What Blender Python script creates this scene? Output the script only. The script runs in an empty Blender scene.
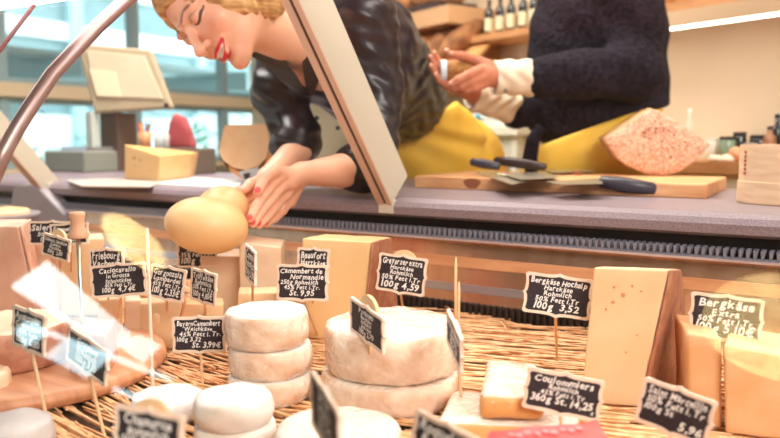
import bpy, bmesh, math, random
import numpy as np
from mathutils import Vector, Matrix, noise
random.seed(4)
SC = bpy.context.scene
COL = SC.collection
R = math.radians
# ------------------------------------------------------------------ camera
FPX = 740.0
YAW, PITCH = R(30.5), math.atan(81/740)
C0 = Vector((0, 0, 1.0))
FW = Vector((-math.sin(YAW)*math.cos(PITCH), math.cos(YAW)*math.cos(PITCH), -math.sin(PITCH)))
RT = Vector((math.cos(YAW), math.sin(YAW), 0))
UP = RT.cross(FW)
def ray(px, py): return FW + RT*((px-390)/FPX) - UP*((py-219)/FPX)
def W(px, py, d): return C0 + ray(px, py)*d
def onz(px, py, z):
    r = ray(px, py); return C0 + r*((z-C0.z)/r.z)
def ony(px, py, y):
    r = ray(px, py); return C0 + r*(y/r.y)
def onx(px, py, x):
    r = ray(px, py); return C0 + r*(x/r.x)
Z_DECK, Z_TOP, Y_C, Y_B = 0.655, 0.875, 1.33, 2.0

# ------------------------------------------------------------------ scene graph helpers
def tag(o, label=None, cat=None, group=None, kind=None):
    if label: o['label'] = label
    if cat: o['category'] = cat
    if group: o['group'] = group
    if kind: o['kind'] = kind
    return o
def thing(name, loc, label, cat, group=None):
    o = bpy.data.objects.new(name, None); COL.objects.link(o)
    o.location = loc; o.empty_display_size = .05
    return tag(o, label, cat, group)
def worldloc(o):
    v = Vector((0, 0, 0))
    while o is not None:
        v += o.location; o = o.parent
    return v
def link_mesh(name, verts, faces, mats, parent=None, smooth=True, midx=None, origin=None):
    me = bpy.data.meshes.new(name)
    off = worldloc(parent) if parent else (Vector(origin) if origin is not None else Vector((0, 0, 0)))
    me.from_pydata([(v[0]-off.x, v[1]-off.y, v[2]-off.z) for v in verts], [], faces)
    if not isinstance(mats, (list, tuple)): mats = [mats]
    for m in mats: me.materials.append(m)
    if midx is not None and len(mats) > 1: me.polygons.foreach_set('material_index', midx)
    if smooth is True: me.polygons.foreach_set('use_smooth', [True]*len(me.polygons))
    me.update()
    o = bpy.data.objects.new(name, me); COL.objects.link(o)
    if parent: o.parent = parent
    else: o.location = off
    return o
class MB:
    def __init__(s): s.v = []; s.f = []; s.m = []
    def add(s, vs, fs, m=0):
        k = len(s.v); s.v += [Vector(v) for v in vs]; s.f += [[i+k for i in f] for f in fs]; s.m += [m]*len(fs); return s
    def box(s, lo, hi, m=0, M=None, bev=0):
        x0, y0, z0 = lo; x1, y1, z1 = hi
        if bev <= 0:
            vs = [(x, y, z) for z in (z0, z1) for y in (y0, y1) for x in (x0, x1)]
            fs = [(0,2,3,1),(4,5,7,6),(0,1,5,4),(2,6,7,3),(0,4,6,2),(1,3,7,5)]
        else:
            bm = bmesh.new(); bmesh.ops.create_cube(bm, size=1)
            for v in bm.verts: v.co = Vector(((x0+x1)/2+v.co.x*(x1-x0), (y0+y1)/2+v.co.y*(y1-y0), (z0+z1)/2+v.co.z*(z1-z0)))
            bmesh.ops.bevel(bm, geom=bm.edges[:], offset=bev, segments=2, affect='EDGES', profile=.5)
            bm.verts.index_update()
            vs = [v.co.copy() for v in bm.verts]; fs = [[v.index for v in f.verts] for f in bm.faces]; bm.free()
        if M is not None: vs = [M @ Vector(v) for v in vs]
        return s.add(vs, fs, m)
    def tube(s, pts, rad, n=10, m=0, cap=True):
        pts = [Vector(p) for p in pts]
        if not isinstance(rad, (list, tuple)): rad = [rad]*len(pts)
        vs = []; fs = []; up = None
        for i, p in enumerate(pts):
            a = pts[max(i-1, 0)]; b = pts[min(i+1, len(pts)-1)]; t = (b-a)
            t = t.normalized() if t.length > 1e-9 else Vector((0, 0, 1))
            if up is None:
                up = t.orthogonal().normalized()
            up = (up-t*up.dot(t)).normalized(); q = t.cross(up)
            for k in range(n):
                an = 2*math.pi*k/n; vs.append(p+(up*math.cos(an)+q*math.sin(an))*rad[i])
        for i in range(len(pts)-1):
            for k in range(n): fs.append((i*n+k, i*n+(k+1) % n, (i+1)*n+(k+1) % n, (i+1)*n+k))
        if cap: fs.append(tuple(reversed(range(n)))); fs.append(tuple((len(pts)-1)*n+k for k in range(n)))
        return s.add(vs, fs, m)
    def lathe(s, prof, c=(0, 0, 0), n=32, m=0, M=None, wob=None):
        c = Vector(c); vs = []; fs = []
        for (r, z) in prof:
            for k in range(n):
                a = 2*math.pi*k/n; rr = r*(wob(a, z) if wob else 1)
                v = Vector((rr*math.cos(a), rr*math.sin(a), z))
                if M is not None: v = M @ v
                vs.append(c+v)
        L = len(prof)
        for i in range(L-1):
            for k in range(n): fs.append((i*n+k, i*n+(k+1) % n, (i+1)*n+(k+1) % n, (i+1)*n+k))
        fs.append(tuple(reversed(range(n)))); fs.append(tuple((L-1)*n+k for k in range(n)))
        return s.add(vs, fs, m)
    def prism(s, poly, h, m=0, msides=None, mtop=None):
        """poly: world points (ccw seen against h), h: Vector extrusion"""
        n = len(poly); h = Vector(h); poly = [Vector(p) for p in poly]
        k = len(s.v); s.v += poly+[p+h for p in poly]
        s.f.append([k+i for i in reversed(range(n))]); s.m.append(m)
        s.f.append([k+n+i for i in range(n)]); s.m.append(m if mtop is None else mtop)
        for i in range(n):
            j = (i+1) % n; s.f.append([k+i, k+j, k+n+j, k+n+i]); s.m.append(msides[i] if msides else m)
        return s
    def build(s, name, mats, parent=None, smooth=False, origin=None, bevel=0, sub=0, noise_amp=0, noise_sc=20, auto=None):
        if bevel or sub or noise_amp:
            bm = bmesh.new(); vv = [bm.verts.new(v) for v in s.v]
            for f, mi in zip(s.f, s.m):
                try: fc = bm.faces.new([vv[i] for i in f]); fc.material_index = mi
                except ValueError: pass
            bmesh.ops.recalc_face_normals(bm, faces=bm.faces)
            if bevel: bmesh.ops.bevel(bm, geom=bm.edges[:], offset=bevel, segments=3, affect='EDGES', profile=.5, clamp_overlap=True)
            if sub:
                bmesh.ops.triangulate(bm, faces=[f for f in bm.faces if len(f.verts) > 4])
                bmesh.ops.subdivide_edges(bm, edges=[e for e in bm.edges if e.calc_length() > sub], cuts=2, use_grid_fill=True)
                bmesh.ops.subdivide_edges(bm, edges=[e for e in bm.edges if e.calc_length() > sub], cuts=2, use_grid_fill=True)
            if noise_amp:
                bm.normal_update()
                for v in bm.verts: v.co += v.normal*(noise.noise(v.co*noise_sc)*noise_amp)
            bm.verts.index_update()
            s.v = [v.co.copy() for v in bm.verts]; s.f = [[v.index for v in f.verts] for f in bm.faces]; s.m = [f.material_index for f in bm.faces]
            bm.free()
        o = link_mesh(name, s.v, s.f, mats, parent, False, s.m, origin)
        if smooth:
            o.data.polygons.foreach_set('use_smooth', [True]*len(o.data.polygons))
            if auto:
                o.data.set_sharp_from_angle(angle=R(auto))
        return o

# ------------------------------------------------------------------ materials
def lin(c):
    c = c/255
    return c/12.92 if c <= .04045 else ((c+.055)/1.055)**2.4
def rgb(r, g, b): return (lin(r), lin(g), lin(b), 1)
MATS = {}
def mat(name, c1, c2=None, rough=.5, metal=0, nscale=30, detail=4, bump=0, bscale=None, coat=0, coatr=.1, coatbump=0, sss=0,
        emis=None, estr=0, stretch=None, kind='noise', trans=0, alpha=1, spec=.5, ramp=(.35, .65), coord='Object', vcol=None, ior=1.45):
    m = bpy.data.materials.new(name); m.use_nodes = True; nt = m.node_tree; N = nt.nodes; L = nt.links
    b = N['Principled BSDF']; b.inputs['Base Color'].default_value = c1; b.inputs['Roughness'].default_value = rough
    b.inputs['Metallic'].default_value = metal; b.inputs['Specular IOR Level'].default_value = spec; b.inputs['IOR'].default_value = ior
    b.inputs['Transmission Weight'].default_value = trans; b.inputs['Alpha'].default_value = alpha
    tc = N.new('ShaderNodeTexCoord'); mp = N.new('ShaderNodeMapping'); L.new(tc.outputs[coord], mp.inputs[0])
    if stretch: mp.inputs['Scale'].default_value = stretch
    def tex(sc):
        if kind == 'voronoi':
            t = N.new('ShaderNodeTexVoronoi'); t.inputs['Scale'].default_value = sc; L.new(mp.outputs[0], t.inputs['Vector']); return t.outputs['Distance']
        if kind == 'wave':
            t = N.new('ShaderNodeTexWave'); t.inputs['Scale'].default_value = sc; t.inputs['Distortion'].default_value = 4; t.inputs['Detail'].default_value = 3
            L.new(mp.outputs[0], t.inputs['Vector']); return t.outputs['Fac']
        t = N.new('ShaderNodeTexNoise'); t.inputs['Scale'].default_value = sc; t.inputs['Detail'].default_value = detail
        L.new(mp.outputs[0], t.inputs['Vector']); return t.outputs['Fac']
    if c2 is not None:
        f = tex(nscale); rp = N.new('ShaderNodeValToRGB'); rp.color_ramp.elements[0].position = ramp[0]; rp.color_ramp.elements[1].position = ramp[1]
        rp.color_ramp.elements[0].color = c1; rp.color_ramp.elements[1].color = c2
        L.new(f, rp.inputs[0]); L.new(rp.outputs[0], b.inputs['Base Color'])
    if vcol:
        a = N.new('ShaderNodeVertexColor'); a.layer_name = vcol; L.new(a.outputs[0], b.inputs['Base Color'])
    if bump:
        bn = N.new('ShaderNodeBump'); bn.inputs['Strength'].default_value = bump; bn.inputs['Distance'].default_value = .003
        L.new(tex(bscale or nscale), bn.inputs['Height']); L.new(bn.outputs[0], b.inputs['Normal'])
    if coat:
        b.inputs['Coat Weight'].default_value = coat; b.inputs['Coat Roughness'].default_value = coatr
        if coatbump:
            t = N.new('ShaderNodeTexNoise'); t.inputs['Scale'].default_value = 40; t.inputs['Detail'].default_value = 3; t.inputs['Distortion'].default_value = 1.5
            L.new(tc.outputs[coord], t.inputs['Vector'])
            bn = N.new('ShaderNodeBump'); bn.inputs['Strength'].default_value = coatbump; bn.inputs['Distance'].default_value = .03
            L.new(t.outputs['Fac'], bn.inputs['Height']); L.new(bn.outputs[0], b.inputs['Coat Normal'])
    if sss:
        b.inputs['Subsurface Weight'].default_value = sss; b.inputs['Subsurface Radius'].default_value = (1, .45, .25); b.inputs['Subsurface Scale'].default_value = .008
    if emis:
        b.inputs['Emission Color'].default_value = emis; b.inputs['Emission Strength'].default_value = estr
    MATS[name] = m
    return m
def glassmat(name, tint=(1, 1, 1, 1), ior=1.5, rough=0.0, extra=0):
    m = bpy.data.materials.new(name); m.use_nodes = True; N = m.node_tree.nodes; L = m.node_tree.links
    N.remove(N['Principled BSDF']); out = N['Material Output']
    t = N.new('ShaderNodeBsdfTransparent'); t.inputs[0].default_value = tint
    g = N.new('ShaderNodeBsdfGlossy'); g.inputs['Roughness'].default_value = rough
    fr = N.new('ShaderNodeFresnel'); ge = N.new('ShaderNodeNewGeometry'); mr = N.new('ShaderNodeMapRange')
    mr.inputs['To Min'].default_value = ior; mr.inputs['To Max'].default_value = 1/ior; L.new(ge.outputs['Backfacing'], mr.inputs['Value']); L.new(mr.outputs[0], fr.inputs['IOR'])
    mx = N.new('ShaderNodeMixShader'); L.new(fr.outputs[0], mx.inputs[0]); L.new(t.outputs[0], mx.inputs[1]); L.new(g.outputs[0], mx.inputs[2])
    L.new(mx.outputs[0], out.inputs['Surface'])
    return m

# ------------------------------------------------------------------ signed distance meshes for organic shapes
def A(v): return np.array(v, dtype=np.float32)
def capsule(P, a, b, ra, rb):
    a = A(a); b = A(b); d = b-a; L2 = float(d@d)+1e-12
    t = np.clip(((P-a)@d)/L2, 0, 1)
    q = P-a-t[:, None]*d
    return np.sqrt((q*q).sum(1))-(ra+(rb-ra)*t)
def ellip(P, c, r, M=None):
    q = P-A(c)
    if M is not None: q = q@A(M)          # columns of M are the local axes
    r = A(r); k = q/r; k0 = np.sqrt((k*k).sum(1)); k1 = np.sqrt(((k/r)**2).sum(1))+1e-9
    return k0*(k0-1)/k1
def smin(a, b, k):
    h = np.clip(.5+.5*(b-a)/k, 0, 1); return b+(a-b)*h-k*h*(1-h)
def smax(a, b, k): return -smin(-a, -b, k)
def nets(f, lo, hi, h):
    n = [int(math.ceil((hi[i]-lo[i])/h))+1 for i in range(3)]
    ax = [np.float32(lo[i])+np.arange(n[i], dtype=np.float32)*np.float32(h) for i in range(3)]
    V = np.empty(n, dtype=np.float32)
    for i0 in range(0, n[0], 16):
        X, Y, Z = np.meshgrid(ax[0][i0:i0+16], ax[1], ax[2], indexing='ij')
        V[i0:i0+16] = f(np.stack([X.ravel(), Y.ravel(), Z.ravel()], 1)).reshape(X.shape)
    V[0] = V[-1] = np.maximum(V[0], 1e-3) if False else V[0]
    ins = V < 0
    c = [slice(None, -1), slice(1, None)]
    cnt = np.zeros([m-1 for m in n], dtype=np.float32); acc = np.zeros([m-1 for m in n]+[3], dtype=np.float32)
    corners = [(i, j, k) for i in (0, 1) for j in (0, 1) for k in (0, 1)]
    for p in corners:
        for axs in range(3):
            if p[axs]: continue
            q = list(p); q[axs] = 1
            va = V[c[p[0]], c[p[1]], c[p[2]]]; vb = V[c[q[0]], c[q[1]], c[q[2]]]
            m = (va < 0) != (vb < 0)
            t = np.where(m, va/(va-vb+1e-20), 0)
            cnt += m
            for d in range(3):
                acc[..., d] += np.where(m, p[d]+(t if d == axs else 0), 0)
    act = cnt > 0
    idx = -np.ones(cnt.shape, dtype=np.int64); ids = np.argwhere(act); idx[act] = np.arange(len(ids))
    pos = acc[act]/cnt[act][:, None]
    verts = (ids+pos)*h+np.array(lo)
    faces = []
    for axs in range(3):
        a1, a2 = [(1, 2), (2, 0), (0, 1)][axs]
        s0 = [slice(None)]*3; s1 = [slice(None)]*3; s0[axs] = slice(None, -1); s1[axs] = slice(1, None)
        e = ins[tuple(s0)] != ins[tuple(s1)]; e = e.copy()
        lim = [slice(None)]*3; 
        E = np.argwhere(e)
        ok = (E[:, a1] > 0) & (E[:, a2] > 0) & (E[:, a1] < n[a1]-1) & (E[:, a2] < n[a2]-1)
        E = E[ok]
        def at(d1, d2):
            q = E.copy(); q[:, a1] += d1; q[:, a2] += d2; return idx[q[:, 0], q[:, 1], q[:, 2]]
        quad = np.stack([at(-1, -1), at(0, -1), at(0, 0), at(-1, 0)], 1)
        flip = ~ins[E[:, 0], E[:, 1], E[:, 2]]
        quad[flip] = quad[flip][:, ::-1]
        faces.append(quad)
    F = np.concatenate(faces)
    F = F[(F >= 0).all(1)]
    return verts, F
def sdf_obj(name, parts, mats, parent=None, color=None, clayer='Col', origin=None):
    """parts: list of (f, lo, hi, h), joined into one mesh"""
    VV = []; FF = []; k = 0
    for (f, lo, hi, h) in parts:
        v, q = nets(f, lo, hi, h); VV.append(v); FF.append(q+k); k += len(v)
    v = np.concatenate(VV); q = np.concatenate(FF)
    off = np.array(worldloc(parent) if parent else (origin or (0, 0, 0)))
    me = bpy.data.meshes.new(name)
    me.vertices.add(len(v)); me.vertices.foreach_set('co', (v-off).astype(np.float32).ravel())
    me.loops.add(len(q)*4); me.loops.foreach_set('vertex_index', q.astype(np.int32).ravel())
    me.polygons.add(len(q)); me.polygons.foreach_set('loop_start', np.arange(0, len(q)*4, 4, dtype=np.int32))
    me.polygons.foreach_set('loop_total', np.full(len(q), 4, dtype=np.int32)) if False else None
    if not isinstance(mats, (list, tuple)): mats = [mats]
    for m in mats: me.materials.append(m)
    me.update(calc_edges=True); me.validate()
    me.polygons.foreach_set('use_smooth', [True]*len(me.polygons))
    if color is not None:
        cl = color(v.astype(np.float32)); ca = me.color_attributes.new(clayer, 'FLOAT_COLOR', 'POINT')
        ca.data.foreach_set('color', np.concatenate([cl, np.ones((len(cl), 1))], 1).astype(np.float32).ravel())
    o = bpy.data.objects.new(name, me); COL.objects.link(o)
    if parent: o.parent = parent
    elif origin: o.location = origin
    return o
def bounds(pts, pad):
    a = np.array([list(p) for p in pts]); return a.min(0)-pad, a.max(0)+pad

# ------------------------------------------------------------------ handwriting: glyph meshes laid out with a little unevenness
GL = {}
def glyph(ch):
    if ch in GL: return GL[ch]
    cu = bpy.data.curves.new('g', 'FONT'); cu.body = ch; cu.size = 1; cu.offset = .026; cu.resolution_u = 2; cu.shear = .18
    o = bpy.data.objects.new('g', cu); COL.objects.link(o)
    dg = bpy.context.evaluated_depsgraph_get(); dg.update()
    me = bpy.data.meshes.new_from_object(o.evaluated_get(dg))
    vs = [v.co.copy() for v in me.vertices]; fs = [list(p.vertices) for p in me.polygons]
    xs = [v.x for v in vs] or [0, .3]
    GL[ch] = (vs, fs, min(xs), max(xs))
    bpy.data.objects.remove(o); bpy.data.curves.remove(cu); bpy.data.meshes.remove(me)
    return GL[ch]
def text_geo(mb, s, x, y, size, M, rnd, maxw=None, align='l', jit=1.0):
    """lay s out along +x from (x,y) in the plane of M"""
    adv = []; w = 0
    for ch in s:
        if ch == ' ': adv.append(.28); w += .28; continue
        g = glyph(ch); a = (g[3]-g[2])*.92+.075; adv.append(a); w += a
    sx = size
    if maxw and w*size > maxw: sx = maxw/w
    x0 = x if align == 'l' else x-w*sx/2 if align == 'c' else x-w*sx
    for ch, a in zip(s, adv):
        if ch != ' ':
            vs, fs, g0, g1 = glyph(ch)
            ang = rnd.uniform(-.09, .09)*jit; ks = size*rnd.uniform(.9, 1.1); dy = rnd.uniform(-.05, .05)*size*jit
            ca, sa = math.cos(ang), math.sin(ang); out = []
            for v in vs:
                gx = (v.x-g0)*sx; gy = v.y*ks
                out.append(M @ Vector((x0+gx*ca-gy*sa, y+dy+gx*sa+gy*ca, 0)))
            mb.add(out, fs)
        x0 += a*sx
    return mb
# ------------------------------------------------------------------ palette
M_WORK = mat('grey_speckled_laminate', rgb(128, 114, 122), rgb(158, 144, 152), rough=.38, nscale=420, detail=2)
M_STEEL = mat('brushed_steel', rgb(214, 172, 144), rgb(228, 192, 168), rough=.22, metal=.85, nscale=6, stretch=(6, 1, .15))
M_STEELB = mat('cool_steel', rgb(190, 190, 200), rough=.3, metal=.8)
M_TEETH = mat('grey_plastic', rgb(128, 130, 145), rough=.45)
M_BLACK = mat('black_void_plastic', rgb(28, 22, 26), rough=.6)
M_GRILLE = mat('black_grille', rgb(52, 42, 38), rough=.5)
M_DECK = mat('dark_deck', rgb(96, 66, 48), rough=.7)
M_STRUT = mat('cream_painted_metal', rgb(214, 208, 192), rough=.45)
M_STRUT2 = mat('copper_beige_trim', rgb(222, 190, 172), rough=.4)
M_GROOVE = mat('dark_groove', rgb(92, 66, 62), rough=.6)
M_TUBE = mat('bronze_tube', rgb(172, 146, 144), rough=.35, metal=.7)
M_GLASS = glassmat('front_glass', (.985, .99, .985, 1), 1.38)
M_LEDP = mat('led_diffuser', rgb(255, 250, 245), rough=.4, emis=(1, .95, .92, 1), estr=5)
M_CAN = mat('brown_canopy_metal', rgb(170, 125, 118), rough=.3, metal=.4)
M_WOODR = mat('wood_and_reflection_band', rgb(205, 142, 98), rgb(222, 165, 122), rough=.35, nscale=9, stretch=(1, 1, 9))
M_REED = mat('straw_reed', rgb(220, 158, 106), rgb(246, 204, 156), rough=.55, nscale=55, detail=2)
M_WOOD = mat('pale_board_wood', rgb(212, 150, 100), rgb(238, 186, 138), rough=.5, nscale=7, stretch=(1.2, 9, 9), detail=5)
M_WOODK = mat('wood_knot', rgb(150, 92, 62), rough=.5)
M_DISC = mat('disc_board_wood', rgb(190, 128, 92), rgb(216, 158, 118), rough=.45, nscale=9, stretch=(1, 7, 1), detail=4)
M_SPRUCE = mat('spruce_box_wood', rgb(228, 190, 152), rgb(242, 212, 178), rough=.6, nscale=14, stretch=(1, 1, 6))
M_FRAME = mat('sign_frame_wood', rgb(232, 202, 180), rgb(244, 222, 204), rough=.6, nscale=60)
M_BOARD = mat('chalkboard', rgb(40, 30, 36), rgb(52, 42, 48), rough=.7, nscale=50)
M_CHALK = mat('white_chalk', rgb(245, 240, 236), rough=.8)
M_STICK = mat('stick_wood', rgb(240, 204, 164), rgb(232, 190, 146), rough=.6, nscale=40)
M_CREAM = mat('cream_paste', rgb(240, 206, 164), rgb(232, 194, 148), rough=.45, nscale=14, sss=.15, bump=.15, bscale=60)
M_PALE = mat('pale_paste', rgb(240, 214, 186), rgb(230, 196, 162), rough=.45, nscale=18, sss=.15, coat=.35, coatr=.15, coatbump=.3)
M_BEAUF = mat('golden_paste', rgb(240, 204, 152), rgb(234, 192, 138), rough=.45, nscale=8, sss=.15)
M_RINDB = mat('brown_crumbly_rind', rgb(196, 136, 104), rgb(170, 108, 82), rough=.7, nscale=45, bump=.6, coat=.4, coatr=.2, coatbump=.6)
M_WHITE = mat('white_bloomy_rind', rgb(228, 219, 212), rgb(222, 196, 176), rough=.6, nscale=16, bump=.5, bscale=70, sss=.1, ramp=(.5, .78))
M_WRAP = mat('white_rind_under_film', rgb(236, 224, 212), rgb(224, 192, 166), rough=.5, nscale=16, bump=.8, bscale=40, coat=1, coatr=.07, coatbump=1, ramp=(.42, .75))
M_WRAPS = mat('peach_side_under_film', rgb(242, 220, 200), rgb(216, 170, 138), rough=.5, nscale=24, ramp=(.42, .70), bump=.5, bscale=45, coat=1, coatr=.08, coatbump=1)
M_ORANGE = mat('orange_rind_cheese', rgb(236, 160, 98), rgb(244, 184, 124), rough=.4, nscale=20, sss=.1, coat=.4, coatr=.15)
M_ORPASTE = mat('orange_paste', rgb(238, 188, 142), rgb(230, 172, 122), rough=.45, nscale=25, sss=.15)
M_REDBR = mat('reddish_brown_rind', rgb(176, 112, 88), rgb(204, 146, 118), rough=.55, nscale=50, bump=.5, coat=.4, coatr=.2, coatbump=.5)
M_PINK = mat('pinkish_rind', rgb(226, 170, 144), rgb(240, 196, 170), rough=.5, nscale=12, coat=.7, coatr=.12, coatbump=.8)
M_GREYCH = mat('grey_white_rind', rgb(214, 206, 206), rgb(226, 218, 216), rough=.6, nscale=30, bump=.4)
M_PROV = mat('smooth_yellow_cheese', rgb(236, 188, 132), rgb(240, 196, 142), rough=.42, nscale=5, sss=.1, coat=.25, coatr=.3)
M_POROUS = mat('pitted_crust', rgb(204, 146, 118), rgb(234, 192, 168), rough=.8, nscale=150, detail=10, bump=1.0, bscale=150, ramp=(.40, .60))
M_PIT = mat('dark_pit', rgb(150, 84, 60), rough=.8)
M_RED = mat('red_packet_foil', rgb(240, 78, 84), rgb(246, 110, 112), rough=.3, nscale=12, coat=.6)
M_LPINK = mat('pale_print', rgb(244, 150, 152), rough=.5)
M_PAPER = mat('white_paper', rgb(220, 220, 218), rough=.6)
M_KHAN = mat('black_knife_handle', rgb(62, 58, 70), rough=.38)
M_KHAN2 = mat('dark_brown_handle', rgb(58, 42, 40), rough=.35)
M_BLADE = mat('worn_blade_steel', rgb(196, 188, 170), rough=.3, metal=.75)
M_TURNED = mat('turned_beech', rgb(226, 176, 144), rgb(214, 160, 126), rough=.5, nscale=30, stretch=(1, 1, .3))
M_FILM = mat('price_label_dark', rgb(66, 60, 66), rough=.6)

# ------------------------------------------------------------------ the display case
XL, XR = -2.5, .80
case = thing('display_case', (-.7, Y_C, 0), 'long refrigerated cheese display case with grey speckled service worktop and cream glass struts', 'display case')
mb = MB()
prof = [(Y_C+.012, .836), (Y_C, .842), (Y_C-.002, .858), (Y_C+.006, .868), (Y_C+.022, .875), (Y_B, .875), (Y_B, .838)]
mb.prism([(XL, y, z) for y, z in prof][::-1], (XR-XL, 0, 0)); mb.build('worktop', M_WORK, case)
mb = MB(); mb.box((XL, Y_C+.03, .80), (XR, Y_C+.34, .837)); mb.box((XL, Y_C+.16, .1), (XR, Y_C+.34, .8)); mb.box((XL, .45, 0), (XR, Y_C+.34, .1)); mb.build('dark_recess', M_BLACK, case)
mb = MB(); mb.box((XL, .34, .10), (XR, Y_C+.06, Z_DECK-.012)); mb.box((XL, .33, .08), (XR, .36, Z_DECK+.01)); mb.build('deck', M_DECK, case)
# air inlet ledge with its teeth, just under the worktop
mb = MB(); mb.box((XL, Y_C-.012, .797), (XR, Y_C+.1, .801)); mb.build('air_ledge', mat('pale_ledge', rgb(220, 205, 205), rough=.3, metal=.5), case)
mb = MB(); x = XL
rr = random.Random(2)
mb.box((XL, Y_C-.009, .801), (XR, Y_C-.003, .805))
while x < XR:
    s = .0042; cx = x+rr.uniform(-.0006, .0006); t = rr.uniform(.85, 1.1)
    for yy in (Y_C-.006, Y_C+.014, Y_C+.034):
        vs = [(cx-s*.45, yy-.003, .804), (cx+s*.45, yy-.003, .804), (cx+s*t, yy-.003, .818), (cx-s*t*.7, yy-.003, .818),
              (cx-s*.45, yy+.006, .804), (cx+s*.45, yy+.006, .804), (cx+s*t, yy+.006, .818), (cx-s*t*.7, yy+.006, .818)]
        mb.add(vs, [(0,1,2,3), (5,4,7,6), (1,5,6,2), (4,0,3,7), (3,2,6,7)])
    x += .0112
mb.build('air_grille', M_TEETH, case)
# steel back panel, its reflected bands built as coloured strips, black slotted grille at its foot
YP = Y_C+.0
mb = MB(); mb.prism([(XL, YP+.01, .797), (XL, YP-.02, .672), (XL, YP, .672), (XL, YP+.03, .797)], (XR-XL, 0, 0)); mb.build('back_panel', M_STEEL, case)
mb = MB(); mb.prism([(XL, YP+.0035-.004, .764), (XL, YP-.0015-.004, .744), (XL, YP, .744), (XL, YP+.01, .764)], (XR-XL, 0, 0)); mb.build('wood_reflection_band', M_WOODR, case)
mb = MB(); mb.prism([(XL, YP-.009-.003, .712), (XL, YP-.0125-.003, .697), (XL, YP-.005, .697), (XL, YP, .712)], (2.12, 0, 0)); mb.build('steel_reflection_band', M_STEELB, case)
mb = MB(); mb.box((XL, YP-.022, Z_DECK-.012), (XR, YP, .674)); x = XL
while x < XR:
    mb.box((x, YP-.03, Z_DECK-.01), (x+.006, YP-.018, .679)); x += .0125
mb.build('slotted_grille', M_GRILLE, case)
# glass struts
def strut(xc, pb, pt, wid, hgt, parent):
    a = Vector((xc, *pb)); b = Vector((xc, *pt)); t = (b-a).normalized(); n = Vector((1, 0, 0)).cross(t)  # n points to the underside
    if n.z > 0: n = -n
    Mx = Matrix((Vector((1, 0, 0)), t, n)).transposed().to_4x4(); Mx.translation = a
    L = (b-a).length
    m1 = MB(); m1.box((-wid/2, 0, -hgt), (wid/2, L, 0), M=Mx, bev=.002); s = m1.build('glass_support_strut', M_STRUT, parent)
    m2 = MB(); m2.box((-wid/2-.0005, 0, 0), (-wid*.06, L, .004), M=Mx); m2.box((wid*.16, 0, 0), (wid/2+.0005, L, .004), M=Mx); m2.build('strut_trim', M_STRUT2, s)
    m3 = MB(); m3.box((-wid*.06, 0, -.0005), (wid*.16, L, .0015), M=Mx); m3.build('strut_groove', M_GROOVE, s)
    return s
pA = ony(379, 203, Y_C-.004); pB = onx(283, 0, pA.x+.0)
dirT = (pB-pA).normalized(); pT = pA+dirT*((.915-.0)/1 if False else (pB-pA).length*1.04)
SX = pA.x+.016
s1 = strut(SX, (pA.y, pA.z), (pT.y, pT.z), .034, .086, case)
mb = MB(); a = ony(378, 213, Y_C-.004); mb.box((SX-.017, Y_C-.006, a.z), (SX+.018, Y_C+.05, .872), bev=.002); mb.build('strut_foot', M_STRUT, s1)
pC = ony(44, 193, Y_C-.004)
s2 = strut(pC.x+.0, (pC.y, pC.z), (pC.y+(pT.y-pA.y), pC.z+(pT.z-pA.z)), .034, .052, case)
mb = MB(); mb.box((pC.x-.02, Y_C-.006, .84), (pC.x+.02, Y_C+.06, .872), bev=.002); mb.build('strut_foot', M_STRUT, s2)
# grey moulded end cover of the case at the left
gm = mat('grey_moulding', rgb(150, 142, 148), rough=.4)
mb = MB(); c = ony(52, 200, Y_C-.03)
mb.prism([(c.x-.12, Y_C-.06, z) for z in ()] or [(c.x-.20, Y_C-.03, .70), (c.x-.20, Y_C-.03, .80), (c.x-.185, Y_C-.03, .845), (c.x-.15, Y_C-.03, .868), (c.x-.07, Y_C-.03, .868), (c.x-.03, Y_C-.03, .84), (c.x+.05, Y_C-.03, .79), (c.x+.06, Y_C-.03, .70)], (0, .05, 0))
mb.build('moulded_cover', gm, case, bevel=.008)
# glass: straight front, curved top, meeting the canopy
GP = [(.375, .665), (.53, .958), (.575, 1.025), (.645, 1.118), (.732, 1.230)]
JX = onx(18, 30, -1.25).x
def glass_pane(x0, x1):
    mb = MB(); k = len(GP); th = .006
    pts = []
    for i, (y, z) in enumerate(GP):
        a = GP[max(i-1, 0)]; b = GP[min(i+1, k-1)]; ty, tz = b[0]-a[0], b[1]-a[1]; l = math.hypot(ty, tz); pts.append((y, z, tz/l*th, -ty/l*th))
    v = []
    for x in (x0, x1):
        for (y, z, ny, nz) in pts: v.append((x, y, z))
        for (y, z, ny, nz) in pts: v.append((x, y+ny, z+nz))
    f = []
    for i in range(k-1):
        f += [(i, 2*k+i, 2*k+i+1, i+1), (k+i+1, 3*k+i+1, 3*k+i, k+i), (i, i+1, k+i+1, k+i), (2*k+i+1, 2*k+i, 3*k+i, 3*k+i+1)]
    f += [(0, k, 3*k, 2*k), (k-1, 3*k-1+0, 0+2*k-1, k-1)][:1]
    mb.add(v, f); return mb.build('glass_pane', M_GLASS, case)
glass_pane(XL, JX-.002); glass_pane(JX+.002, XR)
mb = MB(); mb.tube([onx(px, py, JX) for px, py in ((-14, 70), (0, 50), (12, 34), (25, 17), (34, 5))], .0038, 8); mb.build('glass_joint', mat('dark_red_seal', rgb(120, 58, 52), rough=.4), case)
tx = -1.02; tp = [onx(px, py, tx) for px, py in ((-8, 180), (5, 150), (17, 128), (31, 106), (52, 75), (76, 49), (98, 26), (124, 2), (146, -16), (170, -34))]
mb = MB(); mb.tube(tp, .0115, 14); mb.build('glass_lift_tube', M_TUBE, case, smooth=True)
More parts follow.
